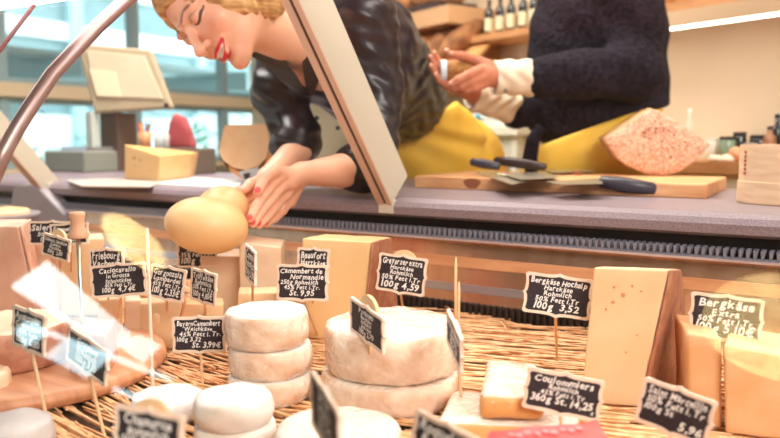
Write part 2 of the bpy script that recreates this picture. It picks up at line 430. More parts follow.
# canopy along the top of the glass with its light underneath
def canopy():
    mb = MB(); mb.prism([(XL, y, z) for y, z in ((.60, 1.262), (.69, 1.258), (.90, 1.258), (.905, 1.30), (.62, 1.31))][::-1], (XR-XL, 0, 0)); mb.build('canopy', M_CAN, case)
    mb = MB(); mb.prism([(XL, y, z) for y, z in ((.745, 1.2575), (.83, 1.238), (.875, 1.244), (.89, 1.2575))][::-1], (XR-XL, 0, 0)); mb.build('canopy_light', M_LEDP, case)
canopy()
# reed mat
def reeds():
    mb = MB(); rn = random.Random(7)
    def one(x, y, z, ang, L, r):
        d = Vector((math.cos(ang), math.sin(ang), 0)); bend = rn.uniform(-.015, .015); n = Vector((-d.y, d.x, 0))
        c = Vector((x, y, z)); tz = rn.uniform(-.004, .004)
        mb.tube([c-d*L/2-Vector((0, 0, tz)), c+n*bend*.3, c+d*L/2+Vector((0, 0, tz))], [r*.8, r, r*.75], 5, cap=True)
    for i in range(3400):
        x = rn.uniform(-2.2, .55); y = rn.uniform(.42, 1.29)
        c = Vector((x, y, Z_DECK))-C0; 
        u = c.dot(RT)/c.dot(FW)*FPX+390
        ang = math.pi+R(15) if u > 330 else math.pi+R(2) if u > 200 else math.pi-R(13)
        if u < -60 or u > 850: continue
        ang += rn.gauss(0, .10)
        one(x, y, Z_DECK-.004+rn.uniform(0, .008), ang, rn.uniform(.09, .26), rn.uniform(.0013, .0028))
    for i in range(70):  # loose bent ends near the grille
        x = rn.uniform(-1.5, .3); one(x, rn.uniform(1.16, 1.27), Z_DECK+rn.uniform(.005, .016), math.pi+rn.gauss(0, .45), rn.uniform(.05, .12), .0011)
    o = mb.build('straw_mat', M_REED, None, origin=(-.6, .85, Z_DECK)); tag(o, 'layer of golden straw reeds spread over the deck of the display case', 'straw', kind='stuff')
reeds()

# ------------------------------------------------------------------ cheeses in the case
def wheel(name, c, r, h, mats, label, cat='cheese', group=None, n=56, wob=.012, dome=.0, rim=None, parent=None, seed=0, ztop=0):
    rim = rim or min(.0065, h*.2); prof = [((r-rim)*.5, 0), (r-rim*.6, 0), (r-.002, rim*.5), (r, rim)]
    k = 5
    prof += [(r+.0015*math.sin(math.pi*i/k), rim+(h-2*rim)*i/k) for i in range(1, k)]
    prof += [(r, h-rim), (r-rim*.3, h-rim*.3), (r-rim, h), ((r-rim)*.82, h+dome*.5), ((r-rim)*.5, h+dome), ((r-rim)*.2, h+dome)]
    mb = MB(); mb.lathe(prof, c, n, 0, wob=lambda a, z: 1+wob*noise.noise(Vector((math.cos(a)*1.5+seed, math.sin(a)*1.5, z*25))))
    o = mb.build(name, mats, parent, smooth=True, origin=None if parent else c, noise_amp=.0018 if wob < .02 else .0030, noise_sc=70 if wob < .02 else 48)
    if len(mats if isinstance(mats, list) else [mats]) > 1:
        for p in o.data.polygons: p.material_index = 1 if abs(p.normal.z) < .55 else 0
    if not parent: tag(o, label, cat, group)
    return o
def wheel_at(name, xl, xr, ybot, h, mats, label, z=Z_DECK+.004, **k):
    """round cheese whose outline spans pixel columns xl..xr and whose nearest base point is at row ybot"""
    f = onz((xl+xr)/2, ybot, z); d = (f-C0).dot(FW); r = (xr-xl)/2*d/FPX
    back = Vector((f.x, f.y, 0)).normalized(); c = Vector((f.x, f.y, z))+back*r
    d2 = (c-C0).dot(FW); r = (xr-xl)/2*d2/FPX; c = Vector((f.x, f.y, z))+back*r
    return wheel(name, c, r, h, mats, label, **k), c, r
# camembert stack
o, cc, cr = wheel_at('camembert', 229, 312, 411, .034, [M_WHITE, M_WRAPS], 'bottom round white cheese of the three-high wrapped camembert stack', group='stack of wrapped camemberts')
for i, (dx, dy, l) in enumerate(((-.001, .003, 'middle round white cheese of the three-high wrapped camembert stack'), (-.002, -.002, 'top round white cheese of the three-high wrapped camembert stack'))):
    h = .038 if i == 0 else .045
    wheel('camembert', cc+Vector((dx, dy, .035+i*.039)), cr*(1.0 if i == 0 else .98), h, [M_WHITE, M_WRAPS], l, group='stack of wrapped camemberts', dome=.002, seed=i+3)
# double large white cheese
o, bc, br = wheel_at('soft_cheese_wheel', 322, 462, 421, .038, [M_WRAP, M_WRAPS], 'lower of the two large film-wrapped white cheese wheels beside the camembert stack', rim=.008, wob=.03)
wheel('soft_cheese_wheel', bc+Vector((0, .002, .040)), br*.965, .060, [M_WRAP, M_WRAPS], 'upper of the two large film-wrapped white cheese wheels, wrinkled and shiny', rim=.008, wob=.03, dome=.003, seed=9)
# small cheeses bottom left
wheel_at('small_white_cheese', 134, 204, 428, .027, [M_GREYCH], 'small round white cheese lying alone on the straw left of the two-high stack', dome=.004)
o, sc_, sr = wheel_at('small_white_cheese', 196, 276, 459, .024, [M_WHITE], 'lower small round white cheese of the two-high stack in front of the camemberts', z=Z_DECK+.004, group='two small stacked white cheeses')
wheel('small_white_cheese', sc_+Vector((-.002, 0, .025)), sr*.97, .031, [M_WHITE], 'upper small round white cheese of the two-high stack in front of the camemberts', group='two small stacked white cheeses', dome=-.001, seed=5)
wheel_at('small_white_cheese', -18, 52, 466, .038, [M_GREYCH], 'soft grey-white round cheese in the lower left corner on the straw', dome=.002)
wheel_at('small_white_cheese', -60, 8, 412, .040, [M_PALE], 'pale yellowish wrapped cheese at the left edge behind the grey-white one')
wheel_at('wrapped_cheese_wheel', 276, 402, 500, .046, [M_WRAP], 'large flat white cheese in shiny film at the bottom centre front', dome=.003, wob=.02)

def block(name, pts, z0, h, mats, label, cat='cheese', sides=None, mtop=None, top_shift=(0, 0, 0), top_scale=1, bev=.003, group=None, parent=None, namp=.0012):
    """polygon footprint (ccw) raised to a block; upper outline may lean or taper"""
    c = sum((Vector(p) for p in pts), Vector((0, 0, 0)))/len(pts) if len(pts[0]) == 3 else None
    base = [Vector((p[0], p[1], z0)) for p in pts]; cen = sum(base, Vector())/len(base)
    top = [cen+(b-cen)*top_scale+Vector((0, 0, h))+Vector(top_shift) for b in base]
    n = len(base); mb = MB(); mb.v = base+top
    mb.f = [list(reversed(range(n))), list(range(n, 2*n))]; mb.m = [0, mtop or 0]
    for i in range(n):
        j = (i+1) % n; mb.f.append([i, j, n+j, n+i]); mb.m.append(sides[i] if sides else 0)
    o = mb.build(name, mats, parent, smooth=True, origin=None if parent else cen, bevel=bev, sub=.03, noise_amp=namp, noise_sc=40, auto=50)
    if not parent: tag(o, label, cat, group)
    return o
def foot(px, py, z=Z_DECK+.004): return onz(px, py, z)
def away(p, d, side=0):
    q = Vector((p.x, p.y, 0)).normalized(); s = Vector((q.y, -q.x, 0)); return p+q*d+s*side
# tall wedge right of centre
def wedge(p1, p2, depth, zt, label, m_face, m_rind, rind_side='r', skew=0, name='cheese_wedge', topl=None):
    """front face between base pixels p1,p2, goes back by depth, its rind a slab on the right"""
    a = foot(*p1); b = foot(*p2); h = zt
    a2 = away(a, depth, skew); b2 = away(b, depth, skew)
    root = thing(name, (a+b)/2, label, 'cheese')
    t = (b-a).normalized()
    block('paste', [a, b, b2, a2], a.z, h, [m_face], '', parent=root, bev=.004)
    sh = t*.004
    block('rind', [b+sh*.2, b+t*.007, b2+t*.007, b2+sh*.2], a.z, h*.997, [m_rind], '', parent=root, bev=.002)
    return root
def hz(p, py):   # height above the deck of a point over foot p seen at image row py
    return C0.z-(py-138)/FPX*(p-C0).dot(FW)-p.z if False else (C0+ray(0, 0)*0).z  # placeholder
def height_at(p, py):
    d = (Vector((p.x, p.y, C0.z))-C0).dot(RT*0+Vector((FW.x, FW.y, 0)).normalized())
    # row of a point at height z over p:
    best = None
    for i in range(400):
        z = p.z+i*.001; c = Vector((p.x, p.y, z))-C0; row = 219-c.dot(UP)/c.dot(FW)*FPX
        if row <= py: return z-p.z
    return .1
def wedge5(name, label, fl, fr, top_l, top_r, depth, m_face, m_rind, skew=0, rshift=0, tapw=None):
    """front face from its four corner pixels; the base corners stand on the deck, the upper corners straight above"""
    a = foot(*fl); b = foot(*fr); da = (a-C0).dot(FW); db = (b-C0).dot(FW)
    ta = onplane_line(a, top_l); tb = onplane_line(b, top_r)
    root = thing(name, (a+b)/2, label, 'cheese')
    q = Vector((((a+b)/2).x, ((a+b)/2).y, 0)).normalized(); s = Vector((q.y, -q.x, 0)); D = q*depth+s*skew
    mb = MB(); mb.v = [a, b, b+D, a+D, ta, tb, tb+D+s*rshift, ta+D+s*rshift]
    mb.f = [[3, 2, 1, 0], [4, 5, 6, 7], [0, 1, 5, 4], [1, 2, 6, 5], [2, 3, 7, 6], [3, 0, 4, 7]]; mb.m = [0]*6
    mb.build('paste', [m_face], root, smooth=True, bevel=.0035, sub=.03, noise_amp=.001, noise_sc=40, auto=50)
    if m_rind:
        o = .006; mb = MB(); t = (b-a).normalized()
        e = t*.0015; mb.v = [b+e, b+t*o+e, b+D*1.02+t*o+e, b+D+e, tb+e, tb+t*o+e, tb+D*1.02+t*o+s*rshift+e, tb+D+s*rshift+e]
        mb.f = [[3, 2, 1, 0], [4, 5, 6, 7], [0, 1, 5, 4], [1, 2, 6, 5], [2, 3, 7, 6], [3, 0, 4, 7]]; mb.m = [0]*6
        mb.build('rind', [m_rind], root, smooth=True, bevel=.0015, sub=.03, noise_amp=.0015, noise_sc=60, auto=50)
    return root
def onplane_line(p, px):
    """point seen at pixel px lying at the same ground distance as p (vertical plane facing the camera through p)"""
    r = ray(*px); q = Vector((p.x, p.y, 0)); n = q.normalized(); t = q.length/Vector((r.x, r.y, 0)).dot(n); return C0+r*t
def wedge8(name, label, fl, fr, br_, tl, tr, tb_, m_face, m_rind, back=.8, holes=()):
    a, b, c = foot(*fl), foot(*fr), foot(*br_); ta, tb, tc = onplane_line(a, tl), onplane_line(b, tr), onplane_line(c, tb_)
    d = a+(c-b)*back; td = ta+(tc-tb)*back; root = thing(name, (a+b)/2, label, 'cheese'); F = [[3, 2, 1, 0], [4, 5, 6, 7], [0, 1, 5, 4], [1, 2, 6, 5], [2, 3, 7, 6], [3, 0, 4, 7]]
    mb = MB(); mb.v = [a, b, c, d, ta, tb, tc, td]; mb.f = [list(x) for x in F]; mb.m = [0]*6
    pa = mb.build('paste', [m_face], root, smooth=True, bevel=.003, sub=.03, noise_amp=.0008, noise_sc=40, auto=50)
    n = (c-b).cross(tb-b).normalized(); n = -n if n.dot(a-b) > 0 else n; o = n*.005; e = n*.001
    mb = MB(); mb.v = [b+e, b+o, c+o, c+e, tb+e, tb+o, tc+o, tc+e]; mb.f = [list(x) for x in F]; mb.m = [0]*6
    mb.build('rind', [m_rind], root, smooth=True, bevel=.0012, sub=.02, noise_amp=.002, noise_sc=70, auto=50)
    fn = (b-a).cross(ta-a).normalized(); fn = -fn if fn.dot(C0-a) < 0 else fn
    for (x, y, r) in holes:
        rr_ = ray(x, y); r *= 1.5; p = C0+rr_*((a-C0).dot(fn)/rr_.dot(fn))+fn*.0012
        mb = MB(); mb.lathe([(r*.3, -.0008), (r, -.0004), (r*.9, .0005), (r*.3, .0006)], p, 12, M=fn.to_track_quat('Z', 'Y').to_matrix().to_4x4()); mb.build('hole', M_HOLE, root)
M_HOLE = mat('hole_inside', rgb(212, 146, 92), rough=.6)
wedge8('cheese_wedge', 'tall pale yellow cheese wedge with small holes and a pinkish rind on its right', (580, 403), (639, 407), (688, 374), (594, 267), (669, 270), (678, 269), M_CREAM, M_RINDB,
       holes=((623, 295, .0021), (614, 287, .0012), (632, 286, .0013), (613, 302, .0015), (641, 291, .0012), (606, 309, .001), (637, 335, .0010), (626, 352, .0009)))
wedge8('cheese_wedge', 'tall golden smooth cheese wedge with crumbly brown rind standing behind the camembert stack', (303, 338), (361, 341), (396, 322), (302, 238), (371, 242), (390, 237), M_BEAUF, M_RINDB, back=.9)
wedge5('cheese_wedge', 'peach-coloured cheese slab directly right of the tall holed wedge', (690, 425), (722, 430), (687, 333), (722, 338), .10, M_ORPASTE, None, skew=-.02)
wedge5('cheese_wedge', 'broad orange-beige cheese block at the right edge of the case', (725, 434), (830, 446), (724, 344), (840, 366), .10, M_ORPASTE, M_RINDB, skew=0)
# holes of the pale wedge
# left-hand group
wedge5('cheese_block', 'pale wrapped cheese block behind the two blue-topped signs', (200, 322), (240, 322), (200, 256), (240, 256), .09, M_PALE, None, skew=.02)
wedge5('cheese_block', 'pale cheese block in crinkled film left of the golden wedge', (240, 330), (284, 331), (239, 242), (281, 247), .10, M_PALE, None, skew=.01)
wedge5('cheese_block', 'low cream-white cheese block tucked behind the camembert stack', (236, 350), (300, 350), (238, 293), (298, 292), .05, M_CREAM, None)
wedge5('cheese_wedge', 'cut cheese wedge with orange band lying beside the curved cream slice', (128, 338), (172, 350), (127, 305), (184, 300), .05, M_CREAM, M_ORANGE, skew=.0)
wheel_at('cheese_disc', 153, 184, 345, .055, [M_CREAM], 'small curved cream cheese piece standing upright beside the banded wedge', wob=.05)
wedge5('cheese_block', 'low cream block lying behind the bavarian camembert sign', (172, 346), (222, 346), (170, 303), (224, 304), .05, M_CREAM, None)
wedge5('cheese_block', 'upright pale slab under the handwritten grotto cheese sign', (98, 338), (122, 341), (98, 300), (124, 298), .05, M_CREAM, None)
wedge5('cheese_block', 'second upright pale slab right of the first under the grotto sign', (124, 340), (140, 341), (125, 300), (141, 300), .05, M_PALE, None)
wedge5('cheese_block', 'tall cream cheese block behind the wooden-handled corer', (62, 316), (100, 316), (60, 240), (104, 238), .08, M_CREAM, None)
wedge5('cheese_block', 'cream cheese block standing behind the cluster of three small signs', (30, 312), (62, 312), (28, 238), (60, 236), .08, M_PALE, None)
wedge5('cheese_wedge', 'large pinkish-brown wrapped cheese wedge at the left edge', (-30, 322), (40, 322), (-30, 226), (18, 226), .12, M_PINK, M_PINK, skew=.02)
# wooden disc and its cheese
o, dc, dr = wheel_at('round_board', -120, 166, 415, .021, [M_DISC], 'round wooden board lying on the straw at the left', cat='board', rim=.006, wob=.0, n=90)
def disc_cheese():
    zt = Z_DECK+.026
    p = foot(24, 374, zt); 
    wheel_at('red_brown_cheese', -46, 68, 376, .058, [M_PALE, M_REDBR], 'round reddish-brown cheese standing on the round wooden board', z=zt, rim=.008)
    wedge5z = None
disc_cheese()

o = block('red_brown_cheese', [onz(70, 372, Z_DECK+.026), onz(108, 376, Z_DECK+.026), onz(118, 356, Z_DECK+.026), onz(84, 352, Z_DECK+.026)], Z_DECK+.026, .055, [M_REDBR], 'cut reddish-brown cheese piece on the right of the round wooden board')
# wrapped soft pieces, front right of centre
def soft(name, pts, z, h, label, mats, dz=None):
    o = block(name, [onz(x, y, z) for x, y in pts], z, h, mats, label, bev=.008, namp=.003)
    o.data.materials.clear(); [o.data.materials.append(m) for m in mats]
    for p in o.data.polygons: p.material_index = 0 if p.normal.z > .6 else 1
    return o
M_FILMTOP = mat('crinkled_film_white_top', rgb(236, 228, 218), rgb(222, 204, 184), rough=.3, nscale=35, bump=1, bscale=50, coat=1, coatr=.08, coatbump=1)
M_TOFFEE = mat('toffee_paste', rgb(236, 180, 118), rgb(228, 166, 102), rough=.4, nscale=12, coat=.7, coatr=.12, coatbump=.5)
soft('wrapped_soft_cheese', [(436, 446), (580, 452), (576, 416), (452, 413)], Z_DECK+.004, .030, 'broad toffee-sided soft cheese in film lying under the wrapped triangle', [M_FILMTOP, M_TOFFEE])
zz = Z_DECK+.036
soft('wrapped_soft_cheese', [(479, 420), (545, 422), (538, 386), (487, 381)], zz, .030, 'small white-topped cheese piece in crinkled film resting on the broad one', [M_FILMTOP, M_TOFFEE])
# red packet
mb = MB(); zr = Z_DECK+.047
pk = [onz(488, 452, zr), onz(616, 452, zr), onz(592, 428, zr), onz(484, 436, zr)]
zb = .028
root = thing('red_cheese_packet', (pk[0]+pk[2])/2, 'red foil cheese packet with pale print in front of the coulommiers sign', 'packet')
P0 = onz(486, 430, zr+zb); P1 = onz(600, 418, zr+zb); P2 = onz(628, 470, zr+zb); P3 = onz(474, 480, zr+zb)
mb.v = [Vector((p.x, p.y, zr)) for p in (P3, P2, P1, P0)]+[P3, P2, P1, P0]
mb.f = [[3, 2, 1, 0], [4, 5, 6, 7], [0, 1, 5, 4], [1, 2, 6, 5], [2, 3, 7, 6], [3, 0, 4, 7]]; mb.m = [0]*6
mb.build('wrapper', [M_RED], root, smooth=True, bevel=.005, sub=.02, noise_amp=.003, noise_sc=50, auto=60)
mb = MB()
for q in range(9):
    u = .22+.07*q; a = P0.lerp(P1, u); b = P3.lerp(P2, u); p = a.lerp(b, .22+.03*(q % 2)); p.z += .0022
    ex = (P1-P0).normalized()*.0045; ey = (P3-P0).normalized()*.006
    mb.box((-.0022-.001*(q % 3), -.003-.001*(q % 2), 0), (.0022, .003, .0008), M=Matrix.Translation(p) @ Matrix.Rotation(math.atan2(ex.y, ex.x), 4, 'Z'))
mb.build('print', [M_LPINK], root)
# ------------------------------------------------------------------ handwritten price signs
def outline(sx, sy):
    q = [(0, 1.07), (.05, 1.035), (.12, .995), (.25, .965), (.45, .955), (.7, .965), (.85, .975), (.93, .96), (.975, .91), (.985, .82), (.965, .68), (.955, .5), (.96, .28), (.975, .12), (1.0, .05), (1.03, 0)]
    right_top = q; pts = list(q)
    pts += [(x, -y) for x, y in reversed(q[:-1])]
    pts += [(-x, -y) for x, y in q[1:]]
    pts += [(-x, y) for x, y in reversed(q[1:-1])]
    return [(x*sx, y*sy) for x, y in pts]
SIGNS = []
def sign(tl, tr, bl, dl, dr, lines, label, foot_px=None, arch=False, rot=0, blue=0, xoff=0, stick_to=None, plain=False, stk=True, foot_z=None):
    rn = random.Random(hash(label) % 1000 if False else sum(map(ord, label)))
    TL = W(*tl, dl); TR = W(*tr, dr); BL = W(*bl, dl)
    ex = (TR-TL); w = ex.length; ex.normalize(); ey = (TL-BL); ey -= ex*ey.dot(ex); h = ey.length; ey.normalize(); n = ex.cross(ey)
    if n.dot(C0-TL) < 0: pass
    cen = TL+ex*w/2-ey*h/2
    M = Matrix((ex, ey, n)).transposed().to_4x4(); M.translation = cen
    zf = (foot_z if foot_z is not None else Z_DECK-.008)
    bot = cen-ey*(h*.45)-n*.0032
    ft = Vector((bot.x, bot.y, zf)) if foot_px is None else onz(*foot_px, zf)
    root = thing('price_sign', ft, label, 'price sign', 'handwritten cheese price signs')
    so = outline(w/2*1.03, h/2*1.02); si = outline(w/2*1.03-.0040, h/2*1.02-.0040)
    n_ = len(so); mb = MB(); t = .0018
    v = [M @ Vector((x, y, -t)) for x, y in so]+[M @ Vector((x, y, t)) for x, y in so]+[M @ Vector((x, y, t)) for x, y in si]+[M @ Vector((x, y, -t)) for x, y in si]
    f = []
    for i in range(n_):
        j = (i+1) % n_
        f += [(i, j, n_+j, n_+i)[::-1], (n_+i, n_+j, 2*n_+j, 2*n_+i)[::-1], (2*n_+i, 2*n_+j, 3*n_+j, 3*n_+i)[::-1], (3*n_+i, 3*n_+j, j, i)[::-1]]
    mb.add(v, f); mb.build('frame', M_FRAME, root, bevel=0)
    mb = MB(); mb.prism([M @ Vector((x*1.01, y*1.01, -.0014)) for x, y in si][::-1], M.to_3x3() @ Vector((0, 0, .0022))); mb.build('chalkboard', M_BOARD, root)
    mb = MB(); iw = w-.012; ih = h-.0115
    tot = sum(l[1] for l in lines); y = ih/2
    for l in lines:
        s, frac = l[0], l[1]; al = l[2] if len(l) > 2 else 'c'; mw = (l[3] if len(l) > 3 else .97)*iw
        lh = ih*frac/tot; size = lh*1.2
        xx = 0 if al == 'c' else (-iw/2 if al == 'l' else iw/2)
        y -= lh; text_geo(mb, s, xx, y+lh*.18, size, M @ Matrix.Translation((0, 0, .0013)), rn, mw, al)
    if mb.v: mb.build('lettering', M_CHALK, root)
    if stk:
        mb = MB(); up_end = cen+ey*(h*.3)-n*.0034
        mb.tube([ft, bot, up_end], [.0019, .0021, .0021], 8); mb.build('stick', M_STICK, root)
    if arch:
        mb = MB(); r = w*.26; pts = [M @ Vector((r*math.cos(a), h/2*.72+r*.8*math.sin(a), -.0062)) for a in [math.pi*k/16 for k in range(17)]]
        mb.prism(pts[::-1], M.to_3x3() @ Vector((0, 0, .0042))); mb.build('rounded_top', mat_arch, root)
    return root
mat_arch = mat('arch_wood', rgb(236, 204, 160), rgb(228, 190, 146), rough=.55, nscale=40)
PR = 'r'
sign((527, 271), (594, 280), (527, 312), .99, .97, [('Bergkäse Hochalp', 1), ('Hartkäse', .8), ('Rohmilch', .8), ('50% Fett i.Tr', .85), ('100g  3,52', 1.2, 'c')],
     'price sign for 3,52 mountain cheese standing left of the tall holed wedge', (557, 364))
sign((380, 252), (428, 259), (380, 290), 1.20, 1.17, [('Greyerzer extra', 1), ('Hartkäse', .7), ('Rohmilch', .7), ('50% Fett i.Tr', .8), ('100g 4,59', 1.15)],
     'price sign reading Greyerzer extra 4,59 with rounded wooden top', (404, 320), arch=True)
sign((277, 264), (328, 265), (278, 300), 1.12, 1.10, [('Camembert de', 1, 'l'), ('Normandie', 1, 'r'), ('250g Rohmilch', .85, 'l'), ('45% Fett i.Tr.', .85), ('St. 9,95', 1.15)],
     'price sign for Normandy camembert at 9,95 above the camembert stack', (320, 341))
sign((298, 247), (330, 249), (298, 284), 1.22, 1.20, [('Beaufort', 1.1), ('Hartkäse', 1), ('Rohmilch', 1), ('100g 4,79', 1)],
     'price sign reading Beaufort half hidden behind the Normandy camembert sign', (312, 334))
sign((172, 317), (225, 316), (174, 353), 1.03, 1.02, [('BayernCamembert', 1), ('Weichkäse', .8), ('45% Fett i. Tr.', .9, 'r'), ('100g 3,32', .85, 'l'), ('St. 3,99€', 1.05, 'r')],
     'price sign for Bavarian camembert at 3,99 standing left of the camembert stack', (203, 392))
sign((90, 266), (145, 261), (91, 299), 1.12, 1.10, [('Caciocavallo', 1.1), ('in Grotta', .95), ('Schnittkäse', .85), ('45% Fett i. Tr', .75), ('100g  4,74€', 1.1)],
     'price sign reading Caciocavallo in Grotta 4,74 beside the wooden-handled corer', (116, 343))
sign((89, 249), (124, 248), (90, 286), 1.22, 1.20, [('Friebourg', 1), ('Vacherin', .9), ('Rohmilch', .8), ('100g', .9)],
     'price sign reading Friebourg half hidden behind the Caciocavallo sign', (107, 330))
sign((152, 263), (187, 270), (152, 297), 1.14, 1.12, [('Gorgonzola', 1), ('Lombardei', .8), ('45% Fett i.Tr', .8), ('100g 2,33€', 1.15)],
     'price sign priced 2,33 directly right of the Caciocavallo sign', (168, 330))
sign((192, 267), (217, 274), (194, 300), 1.13, 1.09, [('Trüffelkäse', 1), ('Rohmilch', .8), ('50% Fett i.Tr', .8), ('100g 4,80€', 1.1)],
     'narrow angled price sign priced 4,80 below the hanging pale cheese', (206, 330))
sign((177, 240), (217, 239), (178, 268), 1.37, 1.37, [('Hartkäse', 1), ('Schweiz', .9), ('35% Fett i.Tr', 1), ('100g  4,04', 1.35)],
     'price sign priced 4,04 peeking out under the held pear-shaped cheese', (200, 320))
sign((246, 243), (256, 252), (247, 278), 1.10, 1.04, [('Comté', 1), ('Rohmilch', .9), ('100g 3,90', 1)],
     'price sign seen nearly edge-on between the pale blocks behind the camemberts', (252, 330))
sign((29, 221), (76, 221), (30, 245), 1.36, 1.34, [('Salers', 1.3, 'l'), ('Schnittkäse', .9), ('100g 3,50', .9)],
     'hindmost price sign reading Salers at the far left of the case', (48, 300))
sign((50, 224), (88, 222), (50, 246), 1.30, 1.28, [('Emmentaler', 1), ('Hartkäse', .9), ('100g 2,90', .9)],
     'price sign partly hidden by the turned wooden corer handle', (72, 302))
sign((44, 232), (71, 240), (44, 255), 1.22, 1.18, [('Schweiz. Sennkäse', 1), ('Rohmilch', .8), ('Weichkäse', .8), ('100g  3,80', 1.1)],
     'small front price sign with rounded top in the far-left cluster of three', (60, 318), arch=True)
sign((351, 296), (384, 318), (355, 333), .92, .84, [('Pyrénées', 1.1), ('Bergkäse', .8), ('Rohmilch', .8), ('50% Fett', .8), ('100g 2,79', 1.1)],
     'angled price sign with rounded wooden top standing before the large white wheel', (374, 418), arch=True)
sign((448, 308), (462, 338), (449, 344), .86, .76, [('Brie de Meaux', 1.1), ('Rohmilch', .9), ('100g 2,59', 1)],
     'narrow edge-on price sign at the right rim of the large white wheel', (463, 416))
sign((528, 366), (605, 381), (527, 408), .80, .78, [('Coulommiers', 1.2), ('Rohmilch', .9), ('45% Fett i. Tr', .85), ('360g St. 14,25', 1.25), ('€', .5, 'r')],
     'price sign reading Coulommiers 14,25 behind the red packet', (566, 470))
sign((645, 376), (718, 402), (644, 424), .74, .70, [('Saint Marcellin', 1.1), ('50% Fett i. Tr', 1), ('100g St', .9, 'l'), ('5,96', 1.2, 'r')],
     'price sign reading Saint Marcellin 5,96 at the lower right', (680, 520))
sign((692, 291), (765, 300), (690, 335), .92, .88, [('Bergkäse', 1.15), ('Extra', .9), ('50% Fett i.Tr', .8), ('100g 5,10€', 1.2)],
     'price sign reading Bergkäse Extra 5,10 at the right edge', (726, 385))
sign((312, 369), (340, 412), (316, 428), .64, .55, [('Brillat', 1), ('Savarin', 1), ('70% Fett', .9), ('100g 3,20', 1)],
     'blurred dark price sign turned nearly edge-on in the bottom centre foreground', (332, 560), arch=False)
sign((417, 408), (482, 440), (419, 458), .62, .58, [('Roquefort', 1.2), ('Rohmilch', 1), ('100g 2,99', 1)],
     'tilted price sign cut by the bottom edge in front of the toffee-sided cheese', (448, 580))
sign((116, 403), (184, 416), (118, 462), .60, .57, [('Chaource', 1), ('Rohmilch', .9), ('50% Fett i.Tr', .8), ('St. 6,95', 1.1)],
     'blurred price sign with rounded wooden top at the lower left foreground', (150, 560), arch=True)
sign((14, 304), (46, 316), (17, 346), .88, .84, [('Appenzeller', 1), ('Grenzkäse', .9), ('50% Fett', .8), ('100g 2,80', 1)],
     'dark price sign on a long stick in front of the reddish-brown round cheese', (53, 446))
sign((70, 326), (110, 352), (70, 362), .88, .82, [('Gruyère', 1), ('Rohmilch', .9), ('100g 3,10', 1)],
     'dark long-sticked price sign before the cut piece on the round board', (106, 442))
# bare sticks standing behind the edge-on sign
for (a, b, d, lb, nm) in (((456, 257), (458, 322), 1.06, 'taller bare pointed wooden stick standing behind the edge-on sign', 'bare_stick'), ((459, 281), (460, 324), 1.03, 'shorter bare wooden stick beside the taller one', 'bare_stick')):
    top = W(*a, d); bt = Vector((top.x, top.y, Z_DECK-.006)); mb = MB(); mb.tube([bt, top-Vector((0, 0, .012)), top], [.0022, .0022, .0006], 8)
    tag(mb.build(nm, M_STICK, None, smooth=True, origin=bt), lb, 'stick', 'bare sticks by the large white wheel')
# wrapped white wand left (plastic fork-like marker)
top = W(147, 228, 1.0); bt = Vector((top.x, top.y, Z_DECK-.004)); mb = MB(); mb.tube([bt, top], .0022, 8)
tag(mb.build('marker_stick', mat('pale_stick', rgb(240, 226, 208), rough=.4), None, origin=bt), 'pale marker stick rising in front of the yellow lamp reflection', 'stick')
# wooden handled corer
hd = W(78, 238, 1.05); root = thing('cheese_corer', Vector((hd.x, hd.y, Z_DECK)), 'cheese corer with turned beech handle and steel blade stuck upright at left', 'cheese corer')
k = 1.05/FPX
mb = MB(); mb.lathe([(.2*k, 0), (9*k, .0), (9.6*k, 2*k), (8.6*k, 6*k), (7*k, 11*k), (6.6*k, 16*k), (7.6*k, 21*k), (8*k, 24*k), (7.2*k, 26*k), (3*k, 26.5*k)], hd, 24); mb.build('handle', M_TURNED, root, smooth=True)
mb = MB(); mb.tube([Vector((hd.x+.002, hd.y, Z_DECK+.0)), hd+Vector((0, 0, .002))], [.0032, .0035], 10); mb.build('blade', M_BLADE, root, smooth=True)

# ------------------------------------------------------------------ things on the worktop
# cutting board
zb = Z_TOP; bl = onz(415, 188, zb+.001); br_ = onz(707, 198, zb+.001)
yy = (bl.y+br_.y)/2; x0, x1 = bl.x-.012, br_.x
bd = thing('cutting_board', ((x0+x1)/2, yy+.15, zb), 'long pale wooden cutting board with a dark knot lying on the service worktop', 'cutting board')
mb = MB(); mb.box((x0, yy, zb), (x1, yy+.35, zb+.030), bev=.003); mb.build('plank', M_WOOD, bd)
kp = ony(472, 182, yy-.0005); mb = MB()
mb.prism([Vector((kp.x+.022*math.cos(a)*(1+.15*math.sin(3*a)), yy-.0006, zb+.016+.0125*math.sin(a))) for a in [2*math.pi*i/18 for i in range(18)]], (0, .0012, 0)); mb.build('knot', M_WOODK, bd)
ZB = zb+.030
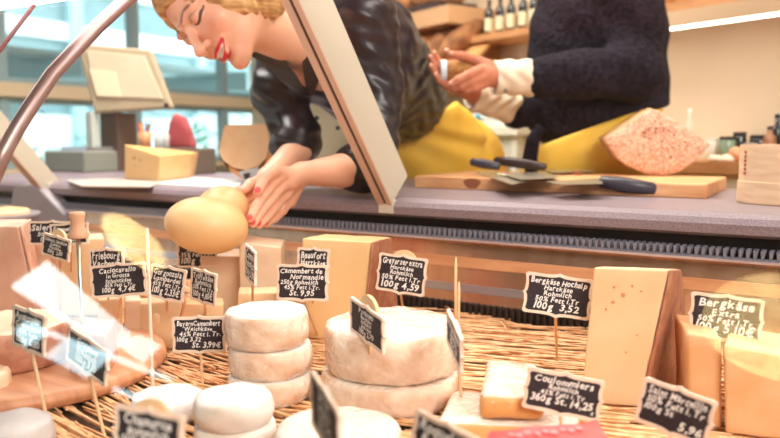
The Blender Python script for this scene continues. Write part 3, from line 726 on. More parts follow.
# pitted quarter cheese on the board
def pitted():
    p = onz(650, 176, ZB); d = (p-C0).dot(FW); root = thing('pitted_crust_cheese', p, 'large quarter of pitted pinkish-crust cheese resting on its rounded side on the cutting board', 'cheese')
    px2 = [(604, 140), (612, 150), (619, 160), (631, 168), (645, 173.5), (663, 176), (677, 173), (690, 165), (700, 155), (710, 145), (700, 137), (679, 123), (665, 114), (651, 108)]
    F = [W(x, y, d) for x, y in px2]
    q = Vector((p.x, p.y, 0)).normalized(); s = Vector((q.y, -q.x, 0)); D = q*.11-s*.026+Vector((0, 0, .004))
    cen = sum(F, Vector())/len(F)
    mb = MB(); n = len(F); B = [cen+(f-cen)*.97+D for f in F]
    # a slightly bulging front, so it is fan + rings
    rings = [1.0, .8, .5, .2]; v = []; f = []
    for r in rings:
        for x in F: v.append(cen+(x-cen)*r-q*(.012*(1-r*r)))
    for i in range(len(rings)-1):
        for k in range(n): j = (k+1) % n; f.append((i*n+k, i*n+j, (i+1)*n+j, (i+1)*n+k))
    f.append(tuple((len(rings)-1)*n+k for k in range(n)))
    kk = len(v); v += B
    mid = [0]*len(f)
    for k in range(n):
        j = (k+1) % n; f.append((k, kk+k, kk+j, j)); mid.append(1 if k in (12, 13) else 0)
    f.append(tuple(kk+k for k in range(n))[::-1]); mid.append(1)
    mb.v = v; mb.f = [list(x) for x in f]; mb.m = mid
    o = mb.build('crust', [M_POROUS, M_ORPASTE], root, smooth=True, sub=.018, noise_amp=.004, noise_sc=70)
    rn = random.Random(5); mb = MB()
    for i in range(190):
        a = rn.choice(range(n)); t = rn.uniform(.05, .85); c = cen.lerp(F[a].lerp(F[(a+1) % n], rn.random()), t)-q*(.012*(1-t*t)+.0012)
        if rn.random() < .5: c = c.lerp(W(rn.uniform(640, 672), rn.uniform(122, 140), d)-q*.009, .8)
        r = rn.uniform(.0008, .0024)*(1.4 if i % 9 == 0 else 1); mb.lathe([(r*.2, -.0006), (r, 0), (r*.2, .0006)], c, 7, M=Matrix.Rotation(0, 4, 'X') @ q.to_track_quat('Z', 'Y').to_matrix().to_4x4())
    mb.build('pit', M_PIT, root); root.children[-1]['kind'] = 'stuff'
pitted()
# knives
def knife(name, label, blade_px, h_px, zoff, mat_h, hr, blade_th=.0012, cat='knife', rings=None):
    z = ZB+zoff; pts = [onz(x, y, z) for x, y in blade_px]; root = thing(name, pts[0], label, cat)
    mb = MB(); mb.prism(pts, (0, 0, blade_th)); mb.build('blade', M_BLADE, root)
    m = len(h_px); hp = [W(x, y, dz) for x, y, dz in h_px]; rads = [hr*.75]+[hr]*(m-2)+[hr*.8]
    mb = MB(); mb.tube([hp[0]+(hp[0]-hp[1]).normalized()*.003]+hp+[hp[-1]+(hp[-1]-hp[-2]).normalized()*.005], [hr*.5]+rads+[hr*.35], 12); mb.build('handle', mat_h, root, smooth=True)
    return root
knife('cheese_cleaver', 'broad short cheese knife with a beige blade at the left end of the board', [(494, 171), (474, 172), (512, 185), (526, 182)], [(499, 166.5, 1.80), (485, 164, 1.81), (472, 162, 1.82)], .001, M_KHAN, .0125)
knife('pointed_knife', 'slim knife with black handle and bright bolster behind the cleaver', [(546, 170), (552, 173), (594, 172), (590, 169)], [(545, 167, 1.78), (528, 164.5, 1.80), (510, 162, 1.82), (496, 160.5, 1.84)], .006, M_KHAN2, .0125)
knife('spreading_blade', 'wide dull flat blade lying in the middle of the knives', [(502, 174), (520, 180), (560, 178), (545, 172)], [(506, 175, 1.74), (502, 174.7, 1.75), (498, 174.5, 1.75)], .0065, M_BLADE, .003)
knife('large_knife', 'large dark grey handled knife overhanging the front edge of the board', [(546, 182), (560, 185), (603, 184), (600, 178)], [(601, 181.5, 1.62), (625, 185, 1.60), (655, 189, 1.58)], .0015, M_KHAN, .0175)
mb = MB(); p = onz(577, 175, ZB+.0); mb.box((p.x-.012, p.y-.008, ZB), (p.x+.012, p.y+.008, ZB+.010), bev=.002)
tag(mb.build('wood_chip', M_WOODK, None, origin=p), 'small brown cheese scrap lying by the knife blades on the board', 'scrap')
# spruce box
c0 = onz(790, 215, Z_TOP); c0 = away(onz(770, 206, Z_TOP), .088, .030)
bx = thing('round_spruce_box', c0, 'round thin spruce-wood cheese box at the right end of the worktop', 'box')
mb = MB(); mb.lathe([(.086, 0), (.090, .001), (.0905, .003), (.0905, .042), (.0885, .0425)], c0, 60); mb.build('lower_band', M_SPRUCE, bx, smooth=False)
mb = MB(); mb.lathe([(.088, .03), (.0885, .10), (.0880, .112), (.086, .112), (.0855, .104), (.02, .103)], c0, 60); mb.build('inner_box', M_SPRUCE, bx)
M_PRINT = mat('burnt_print', rgb(176, 92, 62), rough=.7)
rn = random.Random(3)
for i in range(6):
    mb = MB(); an = math.atan2(-c0.y, -c0.x)-1.02; p = c0+Vector((math.cos(an)*.0888, math.sin(an)*.0888, .058+i*.008)); mb.box((-.003, -.0006, -.003), (.003, .0006, .0025), M=Matrix.Translation(p) @ Matrix.Rotation(an+math.pi/2, 4, 'Z')); mb.build('printed_letter', M_PRINT, bx)
for i in range(9):
    mb = MB(); an = math.atan2(-c0.y, -c0.x)-.05+.035*i; p = c0+Vector((math.cos(an)*.0888, math.sin(an)*.0888, .052)); mb.box((-.0012, -.0006, -.002), (.0012, .0006, .002), M=Matrix.Translation(p) @ Matrix.Rotation(an+math.pi/2, 4, 'Z')); mb.build('printed_letter', M_PRINT, bx)
# white sheets
def sheet(px, label, name='paper_sheet', th=.0016, m=M_PAPER, z=Z_TOP):
    pts = [onz(x, y, z) for x, y in px]; mb = MB(); mb.prism(pts[::-1], (0, 0, th)); return tag(mb.build(name, m, None, origin=pts[0]), label, 'sheet')
sheet([(66, 181), (82, 187), (150, 188), (168, 180), (130, 178)], 'pale rounded serving sheet under the holed cheese wedge', 'serving_sheet', .003, mat('pale_sheet', rgb(200, 190, 182), rough=.35))
sheet([(150, 184), (235, 189), (243, 182), (190, 177)], 'white paper sheet on the worktop under the orange half cheese')
# holed cheese wedge at left
def wedge_top(name, label, px, h_px, mats, mid, z=Z_TOP+.003, scale=1, shift=(0, 0, 0)):
    F = [onz(x, y, z) for x, y in px]; h = h_px
    return block(name, F, z, h, mats, label, sides=mid, bev=.003, top_scale=scale, top_shift=shift)
M_EMM = mat('pale_yellow_paste', rgb(238, 200, 146), rgb(232, 188, 130), rough=.45, nscale=8, sss=.2)
M_EMMR = mat('golden_rind', rgb(240, 186, 112), rough=.5)
a = onz(125, 179, Z_TOP+.003); b = onz(158, 181, Z_TOP+.003); c = onz(187, 177.5, Z_TOP+.003); 
root = thing('holed_cheese_wedge', b, 'wedge of pale yellow holed cheese standing on the sheet at the left of the worktop', 'cheese')
e = Vector((a.x*1.06, a.y*1.06, a.z)); e2 = Vector((c.x*1.03, c.y*1.05, c.z))
def up(p, row): 
    return onplane_line(p, row)
mb = MB(); base = [a, b, c, e2, e]; tops = [up(a, (125, 145)), up(b, (160, 156)), up(c, (191, 153)), None, None]
tops[4] = tops[0]*1.0+(e-a); tops[3] = tops[2]+(e2-c)
mb.v = base+tops; mb.f = [[4, 3, 2, 1, 0], [5, 6, 7, 8, 9]]+[[i, (i+1) % 5, 5+(i+1) % 5, 5+i] for i in range(5)]; mb.m = [0, 1]+[0, 0, 0, 0, 0]
mb.build('paste', [M_EMM, M_EMMR], root, smooth=True, bevel=.002, auto=40)
nrm = (b-a).cross(Vector((0, 0, 1))).normalized(); nrm = -nrm if nrm.dot(C0-a) < 0 else nrm
for (x, y, r) in ((134, 158, .006), (140, 160, .0045), (135, 166, .003), (150, 170, .003)):
    ww = W(x, y, (a-C0).dot(FW)); t = (ww-a); 
    r_ = ray(x, y); tt = (a-C0).dot(nrm)/r_.dot(nrm); ww = C0+r_*tt
    mb = MB(); mb.lathe([(r*.3, -.0006), (r, -.0003), (r*.9, .0006), (r*.3, .0007)], ww, 14, M=nrm.to_track_quat('Z', 'Y').to_matrix().to_4x4() @ Matrix.Diagonal((1.5, .8, 1, 1))); mb.build('hole', M_HOLE, root)
# orange half cheese
def half_orange():
    d = (onz(250, 183, Z_TOP)-C0).dot(FW); px2 = [(225, 125), (267, 124), (268.5, 145), (266, 158), (258, 166), (246, 170), (234, 168), (223, 161), (219, 152), (220, 143)]
    F = [W(x, y, d) for x, y in px2]; cen = sum(F, Vector())/len(F)
    root = thing('orange_half_cheese', onz(250, 183, Z_TOP), 'half of an orange-rinded cheese with its cut face forward, beside the reaching hand', 'cheese')
    q = Vector((cen.x, cen.y, 0)).normalized(); s = Vector((q.y, -q.x, 0)); D = q*.11+s*.06
    zmin = min((f+D*k).z for f in F for k in (0, 1))
    tilt = Vector((0, 0, 0))
    mb = MB(); n = len(F); v = [cen+(f-cen)*.9 for f in F]+F+[f+D*.9 for f in F]+[cen+D+(f-cen)*.85 for f in F]
    f_ = [list(range(n))]; m_ = [0]
    for L in range(3):
        for k in range(n): j = (k+1) % n; f_.append([L*n+k, (L+1)*n+k, (L+1)*n+j, L*n+j][::-1]); m_.append(0 if L == 0 else 1)
    f_.append([3*n+k for k in range(n)][::-1]); m_.append(1)
    # lower it onto its rounded rind
    mb.v = v; mb.f = f_; mb.m = m_; mb.build('paste', [mat('bright_orange_paste', rgb(255, 214, 168), rgb(250, 200, 150), rough=.45, nscale=20), M_ORANGE], root, smooth=True, sub=.03, noise_amp=.001, auto=50)
    # rind bulge below the cut face
    mb = MB(); R2 = []
    low = [(219, 152), (221, 160), (228, 167), (240, 172), (252, 172), (263, 166), (268, 156), (271, 150), (271, 166), (264, 176), (252, 183), (240, 178), (230, 171), (222, 162)]
    Fr = [W(x, y, d+.008) for x, y in low]; mb.prism(Fr, D*.8); mb.build('rind', [M_ORANGE], root, smooth=True, bevel=.003, auto=50)
    lab = [W(x, y, d-.004) for x, y in ((238, 172), (259, 167), (257, 178), (245, 182))]
    mb = MB(); mb.prism(lab, q*.009); mb.build('label', M_PAPER, root)
    lab = [W(x, y, d-.006) for x, y in ((243, 174), (250, 172.5), (249, 178), (245, 180))]; mb = MB(); mb.prism(lab, q*.004); mb.build('label_print', M_FILM, root)
half_orange()
# dish with yellow cheese at the far left front of the case
zt = .80; 
root = thing('grey_tray', onz(8, 232, .77), 'grey oval tray at the far left edge holding a yellow-centred cheese', 'tray')
cD = onz(-4, 226, .78)
mb = MB(); mb.lathe([(.02, 0), (.075, 0), (.10, .02), (.104, .032), (.098, .032), (.092, .022), (.07, .008)], cD, 40); mb.build('dish', gm, root, smooth=True)
mb = MB(); mb.box((cD.x-.04, cD.y-.03, Z_DECK-.01), (cD.x+.04, cD.y+.03, .782)); mb.build('riser', M_WOODR, root)
o = wheel('yellow_centred_cheese', cD+Vector((0, 0, .010)), .078, .032, [M_EMM, M_PALE], 'cut yellow-centred cheese lying in the grey tray at the far left')
# ------------------------------------------------------------------ people
SKIN = np.array(lin3 := [lin(236), lin(168), lin(138)])
M_SKIN = mat('skin', rgb(236, 168, 138), rough=.45, sss=.25, vcol='Col')
M_SKIN2 = mat('skin_tan', rgb(206, 132, 100), rough=.45, sss=.15, vcol='Col')
M_HAIR = mat('blonde_brown_hair', rgb(170, 122, 74), rgb(226, 184, 128), rough=.45, nscale=26, stretch=(1, 1, 6), bump=.8)
M_BLOUSE = mat('black_satin_blouse', rgb(24, 20, 27), rgb(36, 30, 39), rough=.34, nscale=9, bump=.5, bscale=22, spec=.6)
M_APRON = mat('yellow_apron', rgb(232, 182, 62), rgb(240, 196, 84), rough=.75, nscale=10, bump=.4, bscale=14)
M_SWEAT = mat('dark_navy_knit', rgb(22, 18, 27), rgb(34, 30, 41), rough=.85, nscale=60, bump=1.0, kind='voronoi', bscale=85, spec=.15)
M_CUFF = mat('cream_shirt', rgb(228, 208, 184), rgb(238, 222, 202), rough=.7, nscale=20, bump=.4, bscale=22)
M_DARKT = mat('dark_trousers', rgb(40, 38, 44), rough=.8)
M_BTN = mat('dark_button', rgb(40, 34, 38), rough=.3)

def union(P, prims, k):
    d = None
    for f in prims:
        v = f(P); d = v if d is None else smin(d, v, k)
    return d
def chain(pts, rad):
    return [(lambda P, a=pts[i], b=pts[i+1], ra=rad[i], rb=rad[i+1]: capsule(P, a, b, ra, rb)) for i in range(len(pts)-1)]
def part_from(groups, pad, h, kin=.01, kout=.008):
    """groups: list of (pts, radii); inside a group sharp joints are smooth by nature, groups blend by kout"""
    allp = [p for g in groups for p in g[0]]
    rm = max(max(g[1]) for g in groups)
    lo, hi = bounds(allp, rm+pad)
    def f(P):
        d = None
        for g in groups:
            dd = union(P, chain(*g[:2]), kin); k = g[2] if len(g) > 2 else kout
            d = dd if d is None else smin(d, dd, k)
        return d
    return (f, lo, hi, h)

# ---- woman
# head frame
Rc = RT; Uc = UP; Zc = -FW
def camvec(x, y, z): return (Rc*x+Uc*y+Zc*z)
Lw = camvec(.41, .48, .775).normalized()           # towards her near (left) eye
Dn = camvec(.83, -.545, -.12); Dn = (Dn-Lw*Dn.dot(Lw)).normalized()   # down her face
Nf = Lw.cross(Dn); 
if Nf.dot(Zc) < 0: Nf = -Nf
Xr = -Lw; Uf = -Dn
if Xr.cross(Nf).dot(Uf) < 0: print('WARN head frame handedness')
HD = 1.40
eyemid = W(191.5, 30, HD)
S = 1.01
HO = eyemid-Nf*.082*S
Mh = np.array([[*Xr], [*Nf], [*Uf]], dtype=np.float32).T   # columns axes
HOa = A(HO)
def tolocal(P): return ((P-HOa)@Mh)/S
def fromlocal(v): return HO+(Xr*v[0]+Nf*v[1]+Uf*v[2])*S
sub = lambda f: f
NECKB = None
def head_sdf(P):
    q = tolocal(P); ax = q.copy(); ax[:, 0] = np.abs(q[:, 0])
    d = ellip(q, (0, -.018, .034), (.074, .094, .088))
    d = smin(d, ellip(q, (0, .022, -.030), (.062, .064, .078)), .03)
    d = smin(d, capsule(ax, (.050, -.004, -.062), (.012, .066, -.100), .018, .016), .025)
    d = smin(d, ellip(q, (0, .076, -.104), (.020, .016, .016)), .014)
    d = smin(d, ellip(ax, (.040, .054, -.036), (.024, .024, .022)), .02)
    d = smax(d, -ellip(ax, (.031, .104, .000), (.022, .024, .013)), .012)
    d = smin(d, ellip(ax, (.031, .071, .000), (.0155, .0150, .0135)), .004)
    d = smin(d, capsule(ax, (.010, .084, .018), (.044, .074, .020), .008, .006), .012)
    d = smin(d, capsule(q, (0, .084, .008), (0, .112, -.036), .0065, .0100), .008)
    d = smin(d, ellip(q, (0, .115, -.039), (.0115, .011, .0095)), .006)
    d = smin(d, ellip(ax, (.0125, .100, -.042), (.0070, .010, .0075)), .005)
    d = smin(d, capsule(ax, (.0, .080, -.066), (.020, .070, -.062), .014, .010), .012)
    # lips of an open smile
    up = smin(capsule(ax, (0, .0955, -.0625), (.015, .090, -.0625), .0042, .0038), capsule(ax, (.015, .090, -.0625), (.028, .078, -.0575), .0038, .002), .003)
    dn = smin(capsule(ax, (0, .0935, -.0800), (.014, .089, -.0775), .0052, .0046), capsule(ax, (.014, .089, -.0775), (.028, .078, -.0590), .0046, .002), .003)
    mouth = ellip(q, (0, .094, -.0695), (.024, .012, .0068))
    d = smax(d, -mouth, .003)
    d = smin(d, ellip(q, (0, .078, -.0690), (.022, .0115, .010)), .001)
    d = smin(d, up, .003); d = smin(d, dn, .003)
    # nostrils
    d = smax(d, -ellip(ax, (.0060, .106, -.0495), (.003, .005, .003)), .002)
    # ears
    d = smin(d, ellip(ax, (.076, -.008, -.008), (.006, .017, .030)), .006)
    return d*S
neck_top = fromlocal((0, -.020, -.060)); neck_low = W(298, 40, 1.62)
chest = W(318, 66, 1.76); shN = W(362, 22, 1.70); shF = W(284, 62, 1.80)
def womanhead(P):
    d = head_sdf(P)
    d = smin(d, capsule(P, neck_top, neck_low, .052, .056), .03)
    return d
lo, hi = bounds([fromlocal((x, y, z)) for x in (-.085, .085) for y in (-.12, .12) for z in (-.125, .13)], .005)
hpart = (womanhead, lo, hi, .0018)
chestp = part_from([([neck_top, neck_low, chest], [.050, .053, .062]), ([neck_low, W(330, 20, 1.72)], [.045, .035]), ([neck_low, W(296, 56, 1.74)], [.045, .035])], .03, .004, kout=.025)
def hand(wrist, palm_pts, palm_r, fingers, forearm, h=.0022):
    g = [(forearm[0], forearm[1]), (palm_pts, palm_r, .012)]
    for f in fingers: g.append((f[0], f[1], .005))
    return part_from(g, .01, h, kin=.004, kout=.014)
# her left (near) arm
elbN = W(380, 168, 1.66); wrN = W(302, 174, 1.47)
kn = [W(281, 176, 1.405), W(282, 186, 1.41), W(286, 194, 1.43), W(290, 201, 1.46)]
r0 = .0092
tipsN = [W(250, 219, 1.315), W(253, 224, 1.325), W(259, 225, 1.35), W(266, 224, 1.38)]
def fing(k, mid1, mid2, tip, r): return ([k, mid1, mid2, tip], [r*1.08, r, r*.92, r*.80])
fN = [fing(kn[0], W(268, 190, 1.375), W(257, 205, 1.34), tipsN[0], r0),
      fing(kn[1], W(270, 201, 1.38), W(260, 213, 1.35), tipsN[1], r0*1.02),
      fing(kn[2], W(276, 207, 1.41), W(267, 217, 1.375), tipsN[2], r0*.98),
      fing(kn[3], W(283, 211, 1.44), W(275, 219, 1.41), tipsN[3], r0*.85)]
thN = ([W(291, 176, 1.44), W(275, 171, 1.39), W(264, 178, 1.36), W(258, 192, 1.335)], [.015, .0125, .0105, .0085])
handN = hand(wrN, [wrN]+[W(288, 180, 1.43)], [.021, .024], [([wrN, k], [.016, .013]) for k in kn]+fN+[thN], ([W(358, 169, 1.62), W(340, 171, 1.57), wrN], [.036, .036, .0225]))
# her right (far) arm: elbow hidden in the sleeve, hand reaching under the cheese
elbF = W(302, 147, 1.74); wrF = W(268, 178, 1.56)
kF = [W(255, 186, 1.50), W(258, 192, 1.49), W(262, 199, 1.49), W(267, 205, 1.50)]
tF = [W(236, 190, 1.40), W(234, 205, 1.385), W(238, 216, 1.39), W(245, 222, 1.40)]
fF = [([k, k.lerp(t, .38)+Vector((0, 0, -.004)), k.lerp(t, .72)+Vector((0, 0, -.003)), t], [.0095, .009, .0085, .0075]) for k, t in zip(kF, tF)]
handF = hand(wrF, [wrF, W(260, 188, 1.52)], [.021, .022], [([wrF, k], [.015, .012]) for k in kF]+fF+[([wrF, W(262, 180, 1.49), W(250, 184, 1.43), W(244, 190, 1.40)], [.014, .012, .010, .008])], ([elbF, wrF], [.038, .022]))
hipW = W(455, 165, 2.52); waist = W(425, 118, 2.12)
legsW = [([Vector((hipW.x+.07*s, hipW.y+.02, hipW.z-.1)), Vector((hipW.x+.08*s, hipW.y+.03, .5)), Vector((hipW.x+.08*s, hipW.y+.05, .08))], [.085, .06, .042]) for s in (-1, 1)]
bodyW = part_from([([W(335, 60, 1.84), W(400, 95, 2.22), hipW], [.05, .04, .06])]+legsW, .02, .012, kout=.01)
CW = {'skin': np.array([lin(242), lin(186), lin(158)]), 'cheek': np.array([lin(238), lin(140), lin(118)]), 'lip': np.array([lin(214), lin(48), lin(56)]), 'teeth': np.array([lin(252), lin(246), lin(236)]),
      'brow': np.array([lin(104), lin(70), lin(54)]), 'lash': np.array([lin(52), lin(36), lin(34)]), 'shadow': np.array([lin(186), lin(128), lin(110)]), 'nail': np.array([lin(232), lin(82), lin(84)])}
def mixc(c, col, w): return c*(1-w[:, None])+col*w[:, None]
def ss(x, a, b): t = np.clip((x-a)/(b-a), 0, 1); return t*t*(3-2*t)
def poly_d(q2, pts):
    d = None
    for i in range(len(pts)-1):
        a = np.array(pts[i]); b = np.array(pts[i+1]); ba = b-a; t = np.clip(((q2-a)@ba)/(ba@ba), 0, 1); e = np.sqrt(((q2-a-t[:, None]*ba)**2).sum(1)); d = e if d is None else np.minimum(d, e)
    return d
def woman_color(v):
    c = np.tile(CW['skin'], (len(v), 1)).astype(np.float64)
    q = tolocal(v); ax = np.abs(q[:, 0]); face = (q[:, 1] > .045) & (np.abs(q[:, 2]) < .13)
    f = face.astype(np.float64); q2 = np.stack([ax, q[:, 2]], 1)
    c = mixc(c, CW['cheek'], f*.45*np.exp(-(((ax-.042)/.018)**2+((q[:, 2]+.034)/.018)**2)))
    c = mixc(c, CW['shadow'], f*.35*np.exp(-(((ax-.031)/.016)**2+((q[:, 2]-.009)/.006)**2)))
    c = mixc(c, CW['brow'], f*.85*(1-ss(poly_d(q2, [(.013, .0195), (.030, .0255), (.047, .0195)]), .0014, .0036)))
    c = mixc(c, CW['lash'], f*.95*(1-ss(poly_d(q2, [(.017, -.0045), (.024, -.0085), (.033, -.0095), (.042, -.0065), (.049, -.001)]), .0011, .0026)))
    c = mixc(c, CW['brow'], f*.5*(1-ss(poly_d(q2, [(.018, .004), (.030, .0100), (.044, .005)]), .0005, .0018)))
    # mouth
    mz = q[:, 2]; inner_top = -.0655+.9*ax**2*10*.0+np.clip(ax-.016, 0, 1)*.35; inner_bot = -.0758+np.clip(ax-.006, 0, 1)*.62
    mreg = f*(q[:, 1] > .070)*(ax < .0285)
    liptop = -.0575+np.clip(ax-.006, 0, 1)*.05; lipbot = -.0855+np.clip(ax-.008, 0, 1)*1.15
    lip = mreg*ss(mz, lipbot-.001, lipbot+.001)*(1-ss(mz, liptop-.0005, liptop+.0012))
    c = mixc(c, CW['lip'], lip)
    th = mreg*ss(mz, inner_bot-.0005, inner_bot+.0008)*(1-ss(mz, inner_top-.0006, inner_top+.0006))*(ax < .022)
    c = mixc(c, CW['teeth'], th)
    gap = th*(np.abs(((q[:, 0]+.1035) % .0075)-.00375) > .0034); c = mixc(c, CW['shadow'], gap*.6)
    for t in [*tipsN, thN[0][-1]]:
        tv = A(t)+A(camvec(0, .004, .006)); dd = np.sqrt(((v-tv)**2).sum(1)); c = mixc(c, CW['nail'], 1-ss(dd, .0055, .0075))
    return c
wroot = thing('person', Vector((hipW.x, hipW.y, 0)), 'smiling blonde person in a black blouse leaning over the counter with a pear-shaped cheese', 'person')
sdf_obj('body', [hpart, chestp, handN, handF, bodyW], [M_SKIN], wroot, woman_color)
# hair: cap plus a swept side and a knot at the back
def hair(P):
    q = tolocal(P); ax = np.abs(q[:, 0])
    d = ellip(q, (0, -.026, .042), (.086, .104, .098))
    side = ellip(q, (-.064, .002, .000), (.030, .052, .082)); side2 = ellip(q, (.070, -.015, -.005), (.018, .045, .060))
    d = smin(d, side, .02); d = smin(d, side2, .02); d = smin(d, ellip(q, (0, -.125, .0), (.040, .035, .045)), .02)
    d = smin(d, ellip(q, (-.050, -.050, -.060), (.045, .050, .055)), .03)
    w = .0022*np.sin(q[:, 2]*190+q[:, 0]*120+8*np.sin(q[:, 1]*40))+.002*np.sin(q[:, 1]*260+q[:, 2]*60)
    cut = ellip(q, (.006, .085, -.030), (.062, .072, .092))
    d = smax(d+w, -cut, .006)
    return d*S
lo, hi = bounds([fromlocal((x, y, z)) for x in (-.11, .11) for y in (-.17, .10) for z in (-.13, .15)], .003)
sdf_obj('hair', [(hair, lo, hi, .0028)], [M_HAIR], wroot)
# blouse
sN = W(364, 18, 1.72); sF = W(286, 66, 1.86)
elbN_b = W(376, 158, 1.71); elbF_b = W(297, 140, 1.76)
torso = [([W(318, 60, 1.80), W(362, 78, 1.93), W(402, 103, 2.22)], [.098, .118, .118], .03), ([W(330, 5, 1.80), W(372, 40, 1.92), W(409, 88, 2.20)], [.075, .110, .112], .05)]
blouse_f, blo, bhi, bh = part_from(torso+[([W(300, 22, 1.72), W(330, 8, 1.76)], [.045, .07], .04),
                           ([sN, W(376, 90, 1.76), elbN_b], [.080, .062, .052], .03), ([W(375, 163, 1.67), W(362, 167, 1.625), W(353, 168, 1.60)], [.052, .050, .046], .01),
                           ([sF, W(278, 92, 1.80), elbF_b, W(292, 147, 1.72)], [.078, .060, .054, .052], .03)], .02, .0055, kin=.03)
def vneck(P):
    a = A(neck_low)
    d = blouse_f(P)
    w = .0022*np.sin(P[:, 0]*70+P[:, 2]*95+3*np.sin(P[:, 1]*30))+.0016*np.sin(P[:, 2]*170+P[:, 0]*60)
    d = d+w
    d = smax(d, -capsule(P, neck_top, neck_low+camvec(0, 0, .01), .060, .058), .006)
    d = smax(d, -capsule(P, W(296, 50, 1.58), W(306, 92, 1.66), .052, .012), .006)
    return d
sdf_obj('blouse', [(vneck, blo, bhi, bh)], [M_BLOUSE], wroot)
# collar lapels
def ribbon(name, pts, wid, m, parent, th=.003):
    mb = MB()
    for i in range(len(pts)-1):
        pass
    L = [W(*p[:3]) for p in pts]; Q = [W(*p[3:]) for p in pts]; v = []
    for a, b in zip(L, Q): v += [a, b]
    n = len(L); back = FW*th; v2 = [p+back for p in v]; f = []
    for i in range(n-1):
        f += [(2*i, 2*i+1, 2*i+3, 2*i+2), (2*n+2*i+2, 2*n+2*i+3, 2*n+2*i+1, 2*n+2*i)]
        f += [(2*i, 2*i+2, 2*n+2*i+2, 2*n+2*i), (2*i+3, 2*i+1, 2*n+2*i+1, 2*n+2*i+3)]
    f += [(0, 2*n, 2*n+1, 1), (2*n-2, 2*n-1, 4*n-1, 4*n-2)]
    mb.add(v+v2, f); return mb.build(name, m, parent, smooth=False)
ribbon('lapel', [(244, 52, 1.60, 262, 50, 1.58), (262, 62, 1.60, 280, 54, 1.57), (280, 80, 1.63, 296, 74, 1.59), (303, 98, 1.66, 308, 96, 1.64)], 0, M_BLOUSE, wroot)
ribbon('lapel', [(300, 22, 1.56, 322, 14, 1.58), (301, 45, 1.57, 326, 45, 1.59), (303, 72, 1.61, 322, 74, 1.61), (308, 96, 1.65, 312, 96, 1.65)], 0, M_BLOUSE, wroot)
for (x, y, d) in ((317, 118, 1.70), (338, 128, 1.72), (346, 112, 1.72)):
    mb = MB(); c = W(x, y, d); mb.lathe([(.002, -.001), (.0055, -.001), (.0055, .0015), (.003, .002)], c, 14, M=(-FW).to_track_quat('Z', 'Y').to_matrix().to_4x4()); mb.build('button', M_BTN, wroot)
# apron
apw = part_from([([W(427, 124, 2.36), W(439, 150, 2.44), W(450, 190, 2.56)], [.118, .150, .170]), ([W(420, 142, 2.36), W(428, 175, 2.46)], [.11, .13])], .03, .008, kin=.05, kout=.05)
def apf(P):
    d = apw[0](P)+.003*np.sin(P[:, 0]*45+P[:, 2]*60+2*np.sin(P[:, 2]*25))
    # cut the top along the waist line running up to the right
    a = W(403, 142, 2.3); b = W(449, 106, 2.3); c = W(426, 124, 2.7)
    n = (b-a).cross(c-a).normalized(); 
    if n.dot(UP) < 0: n = -n
    return smax(d, (P-A(a))@A(n), .008)
skirt = part_from([([W(455, 165, 2.50), Vector((W(462, 190, 2.56).x, W(462, 190, 2.56).y, .45))], [.17, .17])], .02, .014)
sdf_obj('apron', [(apf, apw[1], apw[2], apw[3]), skirt], [M_APRON], wroot)
mb = MB()
for l in legsW: 
    p = l[0][-1]; mb.box((p.x-.045, p.y-.16, 0), (p.x+.045, p.y+.10, .085), bev=.02)
mb.build('shoe', M_DARKT, wroot, smooth=True)

# held cheese: pear-shaped, big body and smaller head
def prov(P):
    d = ellip(P, W(205, 225, 1.30), (.078, .066, .052))
    d = ellip_cam(P, W(206.5, 225.5, 1.29), (41.5, 28.5, 34), 1.29, -8)
    d = smin(d, ellip_cam(P, W(222, 209, 1.35), (27, 23.5, 26), 1.33, 15), .018)
    return d
def ellip_cam(P, c, rpx, dd, ang):
    a = R(ang); ex = camvec(math.cos(a), math.sin(a), 0); ey = camvec(-math.sin(a), math.cos(a), 0); ez = camvec(0, 0, 1)
    M = np.array([[*ex], [*ey], [*ez]], dtype=np.float32).T
    return ellip(P, c, [r*dd/FPX for r in rpx], M)
lo, hi = bounds([W(160, 180, 1.2), W(255, 260, 1.45), W(160, 260, 1.2), W(255, 180, 1.45), W(160, 180, 1.45)], .10)
o = sdf_obj('pear_shaped_cheese', [(prov, lo, hi, .003)], [M_PROV], None, None, origin=tuple(W(208, 222, 1.3)))
tag(o, 'smooth pale yellow pear-shaped cheese held out over the case by the leaning person', 'cheese')

# ---- man
CM = {'skin': np.array([lin(190), lin(120), lin(92)]), 'nail': np.array([lin(232), lin(170), lin(148)])}
D0 = 1.95
wr = W(500, 77, D0)
knm = [W(474, 62, 1.93), W(472, 71, 1.90), W(473, 80, 1.90), W(478, 87, 1.92)]
tm = [W(453, 55.5, 1.89), W(449, 85, 1.86), W(455, 87, 1.88), W(463, 90, 1.91)]
g = [([wr, W(484, 76, 1.93)], [.027, .030])]
fm = [([W(488, 66, 1.93), W(472, 59, 1.92), W(461, 56, 1.90), W(452, 54.5, 1.88)], [.017, .0135, .0115, .009]),
      ([W(480, 70, 1.90), W(468, 75, 1.87), W(458, 80, 1.86), W(451, 84.5, 1.86)], [.014, .0115, .0105, .009]),
      ([W(482, 78, 1.90), W(470, 82, 1.88), W(461, 86, 1.875), W(454, 88.5, 1.88)], [.014, .0115, .0105, .0085]),
      ([W(484, 84, 1.91), W(474, 88, 1.89), W(466, 90, 1.89), W(459, 91, 1.90)], [.013, .011, .0095, .008])]
elm = W(640, 78, 2.05)
handR = part_from([([wr, W(560, 76, 1.98)], [.026, .034]), ([wr, W(484, 76, 1.92)], [.026, .030], .015)]+[(a, b, .006) for a, b in fm], .012, .003, kin=.004, kout=.015)
